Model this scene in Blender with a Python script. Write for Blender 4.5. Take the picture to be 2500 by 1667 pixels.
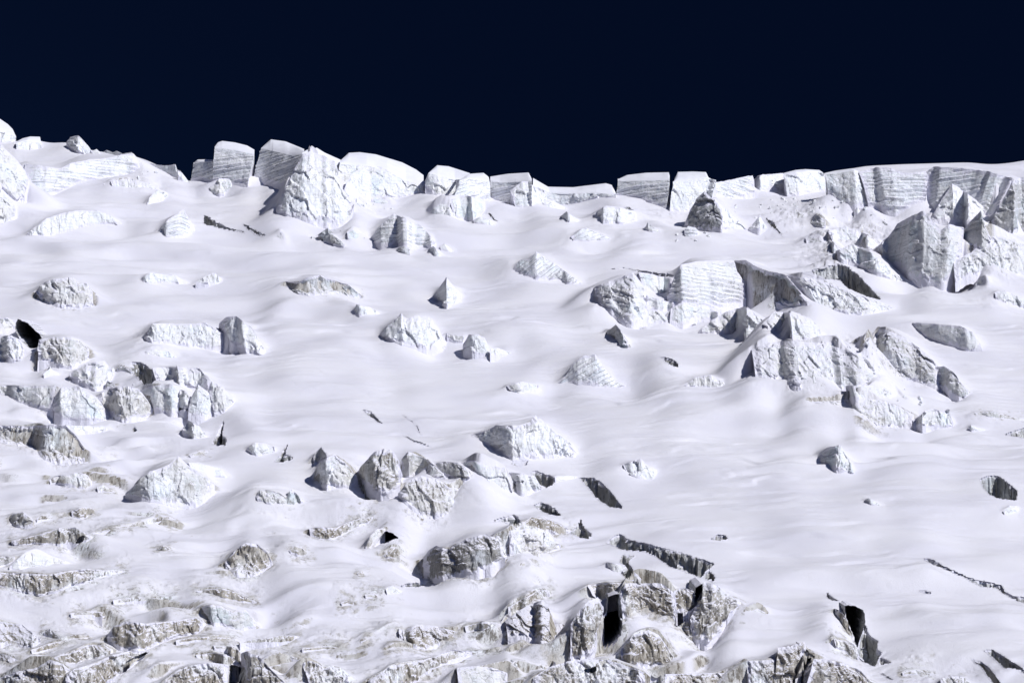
import bpy, math
import numpy as np

for o in list(bpy.data.objects):
    bpy.data.objects.remove(o)
SC = bpy.context.scene
COL = SC.collection

# ------------------------------------------------------------------ camera
F = 1250.0 / math.tan(math.radians(12.0))        # focal length in photo pixels (2500 wide)
PITCH = math.radians(10.0)
cam_d = bpy.data.cameras.new("camera")
cam_d.sensor_width = 36.0
cam_d.lens = 36.0 * F / 2500.0
cam_d.clip_start = 1.0
cam_d.clip_end = 6000.0
cam = bpy.data.objects.new("camera", cam_d)
cam.rotation_euler = (math.radians(90.0) + PITCH, 0.0, 0.0)
COL.objects.link(cam)
SC.camera = cam

# ------------------------------------------------------------------ sky, sun, exposure
SUN_EL = math.radians(38.0)
SUN_AZ = math.radians(49.0)                      # from the direction behind the camera towards the right
sdir = np.array([math.cos(SUN_EL) * math.sin(SUN_AZ), -math.cos(SUN_EL) * math.cos(SUN_AZ), math.sin(SUN_EL)])
world = bpy.data.worlds.new("World")
SC.world = world
world.use_nodes = True
wn, wl = world.node_tree.nodes, world.node_tree.links
wn.clear()
wo = wn.new("ShaderNodeOutputWorld")
bg = wn.new("ShaderNodeBackground")
sky = wn.new("ShaderNodeTexSky")
sky.sky_type = 'NISHITA'
sky.sun_disc = False
sky.sun_elevation = SUN_EL
sky.sun_rotation = math.pi - SUN_AZ              # measured clockwise from +Y
sky.altitude = 7000.0
sky.air_density = 1.0
sky.dust_density = 0.0
sky.ozone_density = 4.0
# polariser-like sky: darkest square to the sun, lobes boosted as added blue fill
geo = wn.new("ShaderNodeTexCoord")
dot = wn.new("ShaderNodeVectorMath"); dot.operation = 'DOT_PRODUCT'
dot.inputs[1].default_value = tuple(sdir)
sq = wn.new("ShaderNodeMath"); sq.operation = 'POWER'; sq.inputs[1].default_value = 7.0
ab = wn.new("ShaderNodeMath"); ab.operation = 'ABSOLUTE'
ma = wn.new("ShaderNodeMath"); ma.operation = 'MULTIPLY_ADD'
SKY_FILL, SKY_MIN = 4.2, 0.0
ma.inputs[1].default_value = SKY_FILL; ma.inputs[2].default_value = SKY_MIN
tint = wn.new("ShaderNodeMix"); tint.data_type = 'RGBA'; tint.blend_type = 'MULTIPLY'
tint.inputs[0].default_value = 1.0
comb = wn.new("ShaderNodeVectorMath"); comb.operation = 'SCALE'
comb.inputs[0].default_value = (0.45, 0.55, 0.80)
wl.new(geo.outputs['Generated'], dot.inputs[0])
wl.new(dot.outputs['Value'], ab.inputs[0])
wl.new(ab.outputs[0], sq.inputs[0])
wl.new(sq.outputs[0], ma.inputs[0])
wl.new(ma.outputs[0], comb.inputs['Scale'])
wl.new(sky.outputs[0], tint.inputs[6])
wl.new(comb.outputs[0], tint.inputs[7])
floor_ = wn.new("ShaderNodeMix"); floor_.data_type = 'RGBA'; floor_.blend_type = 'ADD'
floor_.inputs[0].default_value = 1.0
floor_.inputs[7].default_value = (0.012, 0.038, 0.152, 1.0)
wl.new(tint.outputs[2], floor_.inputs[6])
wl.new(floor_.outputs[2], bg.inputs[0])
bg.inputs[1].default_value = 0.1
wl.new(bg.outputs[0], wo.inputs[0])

sun_d = bpy.data.lights.new("sun", 'SUN')
sun_d.energy = 4.1
sun_d.angle = math.radians(0.5)
sun_d.color = (1.0, 0.985, 0.965)
sun = bpy.data.objects.new("sun", sun_d)
from mathutils import Vector
sun.rotation_euler = Vector(tuple(sdir)).to_track_quat('Z', 'Y').to_euler()
sun.location = (300, 100, 500)
COL.objects.link(sun)
SC.view_settings.view_transform = 'Standard'
SC.view_settings.look = 'None'
SC.view_settings.exposure = 0.0
SC.view_settings.gamma = 1.0
SC.cycles.diffuse_bounces = 4
SC.cycles.max_bounces = 6

# ------------------------------------------------------------------ noise helpers
def _h(ix, iy, seed):
    n = (ix.astype(np.int64) * 374761393 + iy.astype(np.int64) * 668265263 + int(seed) * 974634777) & 0x7fffffff
    n = ((n ^ (n >> 13)) * 1274126177) & 0x7fffffff
    n = (n ^ (n >> 16)) & 0xffffff
    return n / float(0xffffff)

def vnoise(x, y, seed=0):
    ix = np.floor(x); iy = np.floor(y)
    fx = x - ix; fy = y - iy
    fx = fx * fx * fx * (fx * (fx * 6 - 15) + 10); fy = fy * fy * fy * (fy * (fy * 6 - 15) + 10)
    a = _h(ix, iy, seed); b = _h(ix + 1, iy, seed); c = _h(ix, iy + 1, seed); d = _h(ix + 1, iy + 1, seed)
    return (a + (b - a) * fx) * (1 - fy) + (c + (d - c) * fx) * fy - 0.5

def fbm(x, y, octaves, seed=0, gain=0.5):
    s = 0; a = 1.0
    for o in range(octaves):
        s = s + a * vnoise(x, y, seed + o * 17)
        c, n = 0.8, 0.6
        x, y = (x * c - y * n) * 2.03 + 11.3, (x * n + y * c) * 2.03 + 5.7
        a *= gain
    return s

def facets(x, y, seed, amp=0.5):
    """angular broken faces: the plane of the nearest random seed"""
    ix = np.floor(x); iy = np.floor(y)
    best = np.full(x.shape, 1e9); val = np.zeros(x.shape)
    for dx in (-1, 0, 1):
        for dy in (-1, 0, 1):
            cx, cy = ix + dx, iy + dy
            px = cx + _h(cx, cy, seed); py = cy + _h(cx, cy, seed + 1)
            d = (x - px) ** 2 + (y - py) ** 2
            gx = _h(cx, cy, seed + 2) - 0.5; gy = _h(cx, cy, seed + 3) - 0.5; c0 = _h(cx, cy, seed + 4) - 0.5
            v = (gx * (x - px) + gy * (y - py)) * 1.6 + c0 * 0.7
            m = d < best
            best = np.where(m, d, best); val = np.where(m, v, val)
    return val * amp

def sstep(a, b, x):
    t = np.clip((x - a) / (b - a), 0, 1)
    return t * t * (3 - 2 * t)

# ------------------------------------------------------------------ photo directions -> world columns (q = x/y, te = z/y)
def ray(px, py):
    X = (px - 1250.0) / F; Yv = (833.5 - py) / F
    dy = math.cos(PITCH) - Yv * math.sin(PITCH)
    dz = math.sin(PITCH) + Yv * math.cos(PITCH)
    return X / dy, dz / dy

TX = {'1': 0.0, '2': 620.0, '3': 1240.0, '4': 1850.0}
TY = {'A': 270.0, 'B': 730.0, 'C': 1187.0}
KT = 650.0 / 2123.0
def tile_px(tile, x, y):
    return TX[tile[1]] + x * KT, TY[tile[0]] + y * KT

def parse(s):
    return np.array([[float(v) for v in p.split(',')] for p in s.split()])

A = math.tan(math.radians(28.0)); Y0 = 400.0
# snow skyline in photo pixels (behind and between the blocks)
RIDGE = parse("-1500,260 -200,330 0,346 40,346 85,340 130,352 160,348 200,358 240,372 320,378 370,392 430,420 468,448 520,452 570,447 640,446 "
              "700,440 850,446 960,448 1020,448 1100,447 1200,446 1300,462 1380,466 1440,472 1500,473 1560,478 1640,478 1700,470 1800,455 1900,440 2000,425 "
              "2110,406 2200,402 2300,399 2370,397 2420,403 2460,399 2500,392 2700,385 4000,360")
rq = np.array([ray(a, b)[0] for a, b in RIDGE]); rt = np.array([ray(a, b)[1] for a, b in RIDGE])

# grid
dq = 2.15 / F
qi = np.arange(-1330 / F, 1330 / F, dq)
ext = np.array([0.003, 0.007, 0.012, 0.02, 0.03, 0.045, 0.065, 0.09, 0.13, 0.18, 0.25, 0.35])
Q = np.concatenate([(-1330 / F - ext)[::-1], qi, 1330 / F + ext])
te0 = ray(0, 1760)[1]; te1 = 0.296
te_f = np.arange(te0, te1, 1.5 / F)
te_near = te0 - np.array([0.002, 0.005, 0.01, 0.02, 0.035, 0.06, 0.1, 0.16, 0.25, 0.4, 0.6, 0.9])
TE = np.concatenate([te_near[::-1], te_f, te1 + np.array([0.004, 0.01, 0.02, 0.035])])
Y = A * Y0 / (A - TE)
NR, NC = len(Y), len(Q)
YY, QQ = np.meshgrid(Y, Q, indexing='ij')
XX = YY * QQ

te_r = np.interp(Q, rq, rt)
kern = np.ones(9) / 9.0
y_r = A * Y0 / (A - te_r - 0.0012)
Z = A * (YY - Y0)
w = 1.6
sp = np.logaddexp(0, (YY - y_r[None, :]) / w) * w
Z = Z - sp * (A + 0.28)
fade_r = sstep(0, 14, y_r[None, :] - YY)
# long soft dunes
Z = Z + fade_r * (2.3 * fbm(XX / 46 + 3.1, YY / 24 + 1.7, 2, 5) + 1.0 * fbm(XX / 17, YY / 8.5, 3, 31, 0.45)
                  + 0.9 * np.abs(fbm(XX / 30 + 9, YY / 15, 2, 77)))
# wind-drift ledges: gentle backs, short steep fronts, fading in and out along the slope
def ledges(per, warp, sx, sy, seed, front):
    ph = YY / per + warp * fbm(XX / sx, YY / sy, 3, seed, 0.45) + 0.004 * XX
    t_ = ph - np.floor(ph)
    return np.where(t_ < front, sstep(0, 1, t_ / front), 1 - sstep(0, 1, (t_ - front) / (1 - front)) )
m1 = sstep(-0.12, 0.28, vnoise(XX / 38 + 4, YY / 26, 401))
Z = Z + fade_r * 2.3 * m1 * (ledges(26, 1.1, 60, 40, 411, 0.2) - 0.5)
m2 = sstep(0.0, 0.3, vnoise(XX / 20 + 8, YY / 14, 421))
Z = Z + fade_r * 1.0 * m2 * (ledges(9, 0.9, 30, 18, 431, 0.22) - 0.5)
# broken terraces of old ice where the lower glacier opens up
TEM = Z / YY
def zone(x0, y0, rx, ry):
    q_, t_ = ray(x0, y0)
    return np.exp(-((QQ - q_) / (rx / F)) ** 4 - ((TEM - t_) / (ry / F)) ** 4)
ZL = np.clip(zone(250, 1500, 420, 260) + zone(900, 1600, 420, 110) + zone(150, 1080, 300, 150) * 0.6 + zone(1500, 1640, 420, 70) + zone(2300, 1680, 250, 80) * .6, 0, 1)
mz = ZL * sstep(-0.10, 0.18, vnoise(XX / 14 + 2, YY / 10, 441))
sc = ledges(11.5, 1.5, 24, 15, 451, 0.085)
Z = Z + 3.2 * mz * (sc - 0.5)
TERR = mz
Z = Z + fade_r * 0.05 * fbm(XX / 2.2, YY / 1.1, 3, 91)
DIRT = 0.6 * TERR * sstep(-0.1, 0.2, vnoise(XX / 6, YY / 5, 471))
SHARP = 0.85 * TERR

def col_at(q):
    return np.interp(q, Q, np.arange(NC))

def hit(q, te):
    """first place where the snow meets this direction, seen from the valley"""
    c = col_at(q); c0 = int(min(max(math.floor(c), 0), NC - 2)); f = c - c0
    zc = Z[:, c0] * (1 - f) + Z[:, c0 + 1] * f
    W = zc / Y
    j0 = int(np.searchsorted(TE, te - 0.05)); j0 = min(j0, NR - 2)
    ok = W[j0:] >= te
    j = int(np.argmax(ok)) + j0
    if not ok.any():
        j = int(np.argmax(W)); return Y[j]
    if j == 0:
        return Y[0]
    t = (te - W[j - 1]) / max(W[j] - W[j - 1], 1e-9)
    return Y[j - 1] + (Y[j] - Y[j - 1]) * min(max(t, 0), 1)

def zat(q, y):
    c = np.clip(col_at(q), 0, NC - 1.001); r = np.clip(np.interp(y, Y, np.arange(NR)), 0, NR - 1.001)
    c0 = np.floor(c).astype(int); r0 = np.floor(r).astype(int); fc = c - c0; fr = r - r0
    return ((Z[r0, c0] * (1 - fc) + Z[r0, c0 + 1] * fc) * (1 - fr) + (Z[r0 + 1, c0] * (1 - fc) + Z[r0 + 1, c0 + 1] * fc) * fr)

# drift crests: polyline in photo px, height m, front width m, back width m
def drift(pts, h, wf, wb):
    P = parse(pts)
    q = []; y = []
    for a, b in P:
        qq, tt = ray(a, b); q.append(qq); y.append(hit(qq, tt))
    q = np.array(q); y = np.array(y)
    o = np.argsort(q); q = q[o]; y = y[o]
    a, b = np.searchsorted(Q, [q[0] - 0.012, q[-1] + 0.012])
    cq = Q[a:b]
    yc = np.interp(cq, q, y)
    endf = sstep(q[0] - 0.006, q[0] + 0.25 * (q[-1] - q[0]), cq) * (1 - sstep(q[-1] - 0.25 * (q[-1] - q[0]), q[-1] + 0.006, cq))
    s = YY[:, a:b] - yc[None, :]
    prof = np.where(s < 0, 1.0 / (1 + (np.abs(s) / wf) ** 1.5), 1.0 / (1 + (s / wb) ** 2))
    Z[:, a:b] += 2.1 * h * endf[None, :] * prof * fade_r[:, a:b]

# ------------------------------------------------------------------ materials
def nodes(m):
    m.use_nodes = True
    m.node_tree.nodes.clear()
    return m.node_tree.nodes, m.node_tree.links

def tex_noise(n, l, vec, scale, detail=4, rough=0.55, mapscale=None, rot=None):
    src = vec
    if mapscale or rot:
        mp = n.new("ShaderNodeMapping")
        if mapscale: mp.inputs['Scale'].default_value = mapscale
        if rot: mp.inputs['Rotation'].default_value = rot
        l.new(vec, mp.inputs[0]); src = mp.outputs[0]
    t = n.new("ShaderNodeTexNoise"); t.inputs['Scale'].default_value = scale
    t.inputs['Detail'].default_value = detail; t.inputs['Roughness'].default_value = rough
    l.new(src, t.inputs['Vector'])
    return t.outputs[0]

def ramp(n, l, fac, a, b, va=0.0, vb=1.0):
    r = n.new("ShaderNodeMapRange"); r.inputs['From Min'].default_value = a; r.inputs['From Max'].default_value = b
    r.inputs['To Min'].default_value = va; r.inputs['To Max'].default_value = vb; r.interpolation_type = 'SMOOTHSTEP'
    l.new(fac, r.inputs['Value']); return r.outputs[0]

def mixc(n, l, fac, c1, c2):
    m = n.new("ShaderNodeMix"); m.data_type = 'RGBA'
    if isinstance(fac, float): m.inputs[0].default_value = fac
    else: l.new(fac, m.inputs[0])
    for i, c in ((6, c1), (7, c2)):
        if isinstance(c, tuple): m.inputs[i].default_value = (*c, 1)
        else: l.new(c, m.inputs[i])
    return m.outputs[2]

def mathn(n, l, op, a, b):
    m = n.new("ShaderNodeMath"); m.operation = op
    for i, c in ((0, a), (1, b)):
        if isinstance(c, (int, float)): m.inputs[i].default_value = c
        else: l.new(c, m.inputs[i])
    return m.outputs[0]

SNOW = (0.74, 0.73, 0.80)
def ice_colour(n, l, pos, dirt, blue, strata, angle, dark=0.0):
    """white firn with runnel streaks, thin dirt bands, stains, blue ice patches and hairline cracks"""
    big = tex_noise(n, l, pos, 0.16, 3)
    c = mixc(n, l, ramp(n, l, big, 0.35, 0.65), (0.83, 0.86, 0.895), (0.88, 0.89, 0.90))
    bl = ramp(n, l, tex_noise(n, l, pos, 0.22, 3, 0.6, (1, 1, 0.6)), 0.58 - 0.25 * blue, 0.74 - 0.15 * blue, 0, min(1.0, 0.25 + blue))
    c = mixc(n, l, bl, c, (0.60, 0.71, 0.77))
    if strata > 0.05:
        wv = n.new("ShaderNodeTexWave"); wv.wave_type = 'BANDS'; wv.bands_direction = 'Z'
        wv.inputs['Scale'].default_value = 0.30; wv.inputs['Distortion'].default_value = 1.8
        wv.inputs['Detail'].default_value = 3; wv.inputs['Detail Scale'].default_value = 0.8
        mp = n.new("ShaderNodeMapping"); mp.inputs['Rotation'].default_value = (0, -math.radians(angle), 0)
        l.new(pos, mp.inputs[0]); l.new(mp.outputs[0], wv.inputs['Vector'])
        ln = ramp(n, l, wv.outputs['Fac'], 0.80, 0.97, 0, 0.75 * strata)
        gate = ramp(n, l, tex_noise(n, l, pos, 0.35, 2), 0.38, 0.55)
        c = mixc(n, l, mathn(n, l, 'MULTIPLY', ln, gate), c, (0.36, 0.38, 0.40))
    st = tex_noise(n, l, pos, 1.0, 4, 0.6, (1.6, 1.6, 0.28))
    dm = ramp(n, l, tex_noise(n, l, pos, 0.30, 5, 0.62), 0.62 - 0.30 * dirt, 0.80 - 0.28 * dirt)
    stf = mathn(n, l, 'MULTIPLY', ramp(n, l, st, 0.46, 0.60), mathn(n, l, 'MULTIPLY', dm, min(0.9, 0.35 + 0.75 * dirt)))
    wash = mathn(n, l, 'MULTIPLY', ramp(n, l, tex_noise(n, l, pos, 0.13, 3), 0.30, 0.55), min(0.95, dirt * 0.95))
    c = mixc(n, l, wash, c, (0.40, 0.365, 0.305))
    c = mixc(n, l, stf, c, (0.15, 0.13, 0.10))
    vo = n.new("ShaderNodeTexVoronoi"); vo.feature = 'DISTANCE_TO_EDGE'; vo.inputs['Scale'].default_value = 0.42
    wp = n.new("ShaderNodeVectorMath"); wp.operation = 'MULTIPLY_ADD'
    nz = n.new("ShaderNodeTexNoise"); nz.inputs['Scale'].default_value = 0.7; nz.inputs['Detail'].default_value = 3
    l.new(pos, nz.inputs['Vector'])
    l.new(nz.outputs['Color'], wp.inputs[0]); wp.inputs[1].default_value = (2.2, 2.2, 2.2); l.new(pos, wp.inputs[2])
    l.new(wp.outputs[0], vo.inputs['Vector'])
    cr = mathn(n, l, 'MULTIPLY', ramp(n, l, vo.outputs['Distance'], 0.012, 0.05, 1, 0), ramp(n, l, tex_noise(n, l, pos, 0.25, 2), 0.45, 0.6, 0, 0.65))
    c = mixc(n, l, cr, c, (0.33, 0.33, 0.32))
    sp_ = mathn(n, l, 'MULTIPLY', ramp(n, l, tex_noise(n, l, pos, 1.9, 5, 0.72, (1.3, 1.3, 0.7)), 0.53, 0.66), mathn(n, l, 'ADD', mathn(n, l, 'MULTIPLY', dm, 0.5 * dirt), 0.14 + 0.42 * dirt))
    c = mixc(n, l, sp_, c, (0.17, 0.155, 0.13))
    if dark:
        c = mixc(n, l, dark, c, (0.17, 0.18, 0.19))  # flat darkening; on crevasse and cave linings it paints in shade
    return c, st, vo.outputs['Distance']

def bumps(n, l, parts, dist=0.35):
    prev = None
    for h, s in parts:
        b = n.new("ShaderNodeBump"); b.inputs['Strength'].default_value = s; b.inputs['Distance'].default_value = dist
        l.new(h, b.inputs['Height'])
        if prev is not None: l.new(prev, b.inputs['Normal'])
        prev = b.outputs[0]
    return prev

MATS = {}
def ice_mat(dirt, blue, strata, angle, dark=0.0):
    key = (round(dirt, 2), round(blue, 2), round(strata, 2), round(angle / 5) * 5, dark)
    if key in MATS: return MATS[key]
    m = bpy.data.materials.new("glacier_ice"); n, l = nodes(m)
    out = n.new("ShaderNodeOutputMaterial"); p = n.new("ShaderNodeBsdfPrincipled")
    g = n.new("ShaderNodeNewGeometry"); pos = g.outputs['Position']
    c, st, vd = ice_colour(n, l, pos, key[0], key[1], key[2], key[3], dark)
    # snow caught on ledges and wherever the surface is gently inclined
    sep = n.new("ShaderNodeSeparateXYZ"); l.new(g.outputs['True Normal'], sep.inputs[0])
    nzv = mathn(n, l, 'ADD', sep.outputs[2], mathn(n, l, 'MULTIPLY', tex_noise(n, l, pos, 1.3, 3), 0.35))
    ad = n.new("ShaderNodeAttribute"); ad.attribute_name = "dust"
    du = mathn(n, l, 'ADD', mathn(n, l, 'MULTIPLY', tex_noise(n, l, pos, 0.75, 5, 0.62), 1.1), mathn(n, l, 'MULTIPLY', ad.outputs['Fac'], 0.62))
    du = ramp(n, l, du, 0.80, 1.0)
    c = mixc(n, l, mathn(n, l, 'MAXIMUM', du, ramp(n, l, nzv, 0.66, 0.86)), c, SNOW)
    l.new(c, p.inputs['Base Color'])
    p.inputs['Roughness'].default_value = 0.62
    p.inputs['Specular IOR Level'].default_value = 0.25
    fine = tex_noise(n, l, pos, 2.3, 6, 0.7)
    crk = ramp(n, l, vd, 0.0, 0.10)
    l.new(bumps(n, l, [(fine, 0.5), (st, 0.45), (crk, 0.2)], 0.4), p.inputs['Normal'])
    l.new(p.outputs[0], out.inputs[0])
    MATS[key] = m
    return m

snow_m = bpy.data.materials.new("snow"); n, l = nodes(snow_m)
out = n.new("ShaderNodeOutputMaterial"); p = n.new("ShaderNodeBsdfPrincipled")
g = n.new("ShaderNodeNewGeometry"); pos = g.outputs['Position']
patch = tex_noise(n, l, pos, 0.05, 4, 0.5, (1, 2.0, 1))
c = mixc(n, l, ramp(n, l, patch, 0.35, 0.65), (0.70, 0.69, 0.745), (0.75, 0.74, 0.78))
icec, st, vd = ice_colour(n, l, pos, 0.85, 0.10, 0.0, 0)
sep = n.new("ShaderNodeSeparateXYZ"); l.new(g.outputs['True Normal'], sep.inputs[0])
nzv = mathn(n, l, 'ADD', sep.outputs[2], mathn(n, l, 'MULTIPLY', mathn(n, l, 'SUBTRACT', tex_noise(n, l, pos, 0.8, 4), 0.5), 0.3))
steep = ramp(n, l, nzv, 0.55, 0.42)
at = n.new("ShaderNodeAttribute"); at.attribute_name = "dirt"
steep = mathn(n, l, 'MULTIPLY', steep, ramp(n, l, at.outputs['Fac'], 0.05, 0.4))
dn = tex_noise(n, l, pos, 0.55, 5, 0.65)
dmask = ramp(n, l, mathn(n, l, 'ADD', dn, mathn(n, l, 'MULTIPLY', at.outputs['Fac'], 0.36)), 0.66, 0.92, 0, 0.85)
c = mixc(n, l, mathn(n, l, 'MAXIMUM', steep, dmask), c, icec)
l.new(c, p.inputs['Base Color'])
p.inputs['Roughness'].default_value = 0.75
p.inputs['Specular IOR Level'].default_value = 0.2
f1 = tex_noise(n, l, pos, 0.9, 5, 0.6, (1, 1.6, 1)); f2 = tex_noise(n, l, pos, 5.0, 3, 0.7)
rough_ice = mathn(n, l, 'MULTIPLY', tex_noise(n, l, pos, 1.6, 5, 0.65), at.outputs['Fac'])
l.new(bumps(n, l, [(f1, 0.16), (f2, 0.42), (rough_ice, 0.5)], 0.4), p.inputs['Normal'])
l.new(p.outputs[0], out.inputs[0])

cap_m = bpy.data.materials.new("wind_packed_snow"); n, l = nodes(cap_m)
out = n.new("ShaderNodeOutputMaterial"); p = n.new("ShaderNodeBsdfPrincipled")
g = n.new("ShaderNodeNewGeometry"); pos = g.outputs['Position']
c = mixc(n, l, ramp(n, l, tex_noise(n, l, pos, 0.2, 4), 0.35, 0.65), (0.77, 0.77, 0.83), (0.81, 0.815, 0.86))
l.new(c, p.inputs['Base Color']); p.inputs['Roughness'].default_value = 0.75; p.inputs['Specular IOR Level'].default_value = 0.2
l.new(bumps(n, l, [(tex_noise(n, l, pos, 1.0, 5, 0.6), 0.2), (tex_noise(n, l, pos, 5.0, 3, 0.7), 0.14)], 0.4), p.inputs['Normal'])
l.new(p.outputs[0], out.inputs[0])

# ------------------------------------------------------------------ mesh helpers
def mesh_obj(name, V, faces, mat, loc, parent=None, smooth=True, dust=None):
    me = bpy.data.meshes.new(name)
    V = np.asarray(V, dtype=float) - np.asarray(loc, dtype=float)
    me.from_pydata([tuple(v) for v in V], [], faces)
    me.materials.append(mat)
    if smooth:
        me.polygons.foreach_set("use_smooth", [True] * len(me.polygons))
        me.set_sharp_from_angle(angle=math.radians(38))
    if dust is not None:
        at_ = me.attributes.new('dust', 'FLOAT', 'POINT'); at_.data.foreach_set('value', np.asarray(dust, dtype=np.float32))
    me.update()
    o = bpy.data.objects.new(name, me)
    if parent is None:
        o.location = loc
    else:
        o.parent = parent
    COL.objects.link(o)
    return o

def grid_faces(nr, nc, off=0):
    return [(off + r * nc + c, off + r * nc + c + 1, off + (r + 1) * nc + c + 1, off + (r + 1) * nc + c)
            for r in range(nr - 1) for c in range(nc - 1)]

GROUPS = {'serac': 'seracs standing in the icefall', 'ice_cliff': 'ice cliffs breaking out of the snow', 'ice_block': 'broken glacier blocks along the skyline',
          'ice_chunk': 'small ice chunks lying on the snow', 'crevasse': 'crevasses opened in the snow slope', 'snow_block': 'broken glacier blocks along the skyline'}
CATS = {'serac': 'serac', 'ice_cliff': 'ice cliff', 'ice_block': 'ice block', 'ice_chunk': 'ice chunk', 'crevasse': 'crevasse', 'snow_block': 'snow block'}
STYLE = {  # dirt, blue, strata, dark ; flute, facet, ledge, rough amplitudes
    'w': (0.16, 0.10, 0.25, 0.0, 0.12, 0.60, 0.04, 0.24),
    'l': (0.14, 0.14, 1.00, 0.0, 0.0, 0.14, 0.30, 0.14),
    'b': (0.25, 0.38, 0.35, 0.0, 0.20, 0.42, 0.04, 0.26),
    'd': (0.85, 0.10, 0.15, 0.0, 0.60, 0.70, 0.05, 0.65),
    'm': (0.48, 0.20, 0.25, 0.0, 0.40, 0.80, 0.05, 0.50),
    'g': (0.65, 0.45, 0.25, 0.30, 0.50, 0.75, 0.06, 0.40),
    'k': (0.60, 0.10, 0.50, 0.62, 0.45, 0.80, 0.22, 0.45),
}

SEED = [100]
def gauss1(v, sig):
    m = int(3 * sig) + 1; k_ = np.exp(-0.5 * (np.arange(-m, m + 1) / sig) ** 2); k_ /= k_.sum()
    return np.convolve(np.pad(v, m, mode='edge'), k_, 'valid')
def smooth1(v, n):
    for _ in range(int(n)):
        p_ = np.concatenate([[v[0]], v, [v[-1]]]); v = (p_[:-2] + 2 * p_[1:-1] + p_[2:]) / 4
    return v

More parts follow.
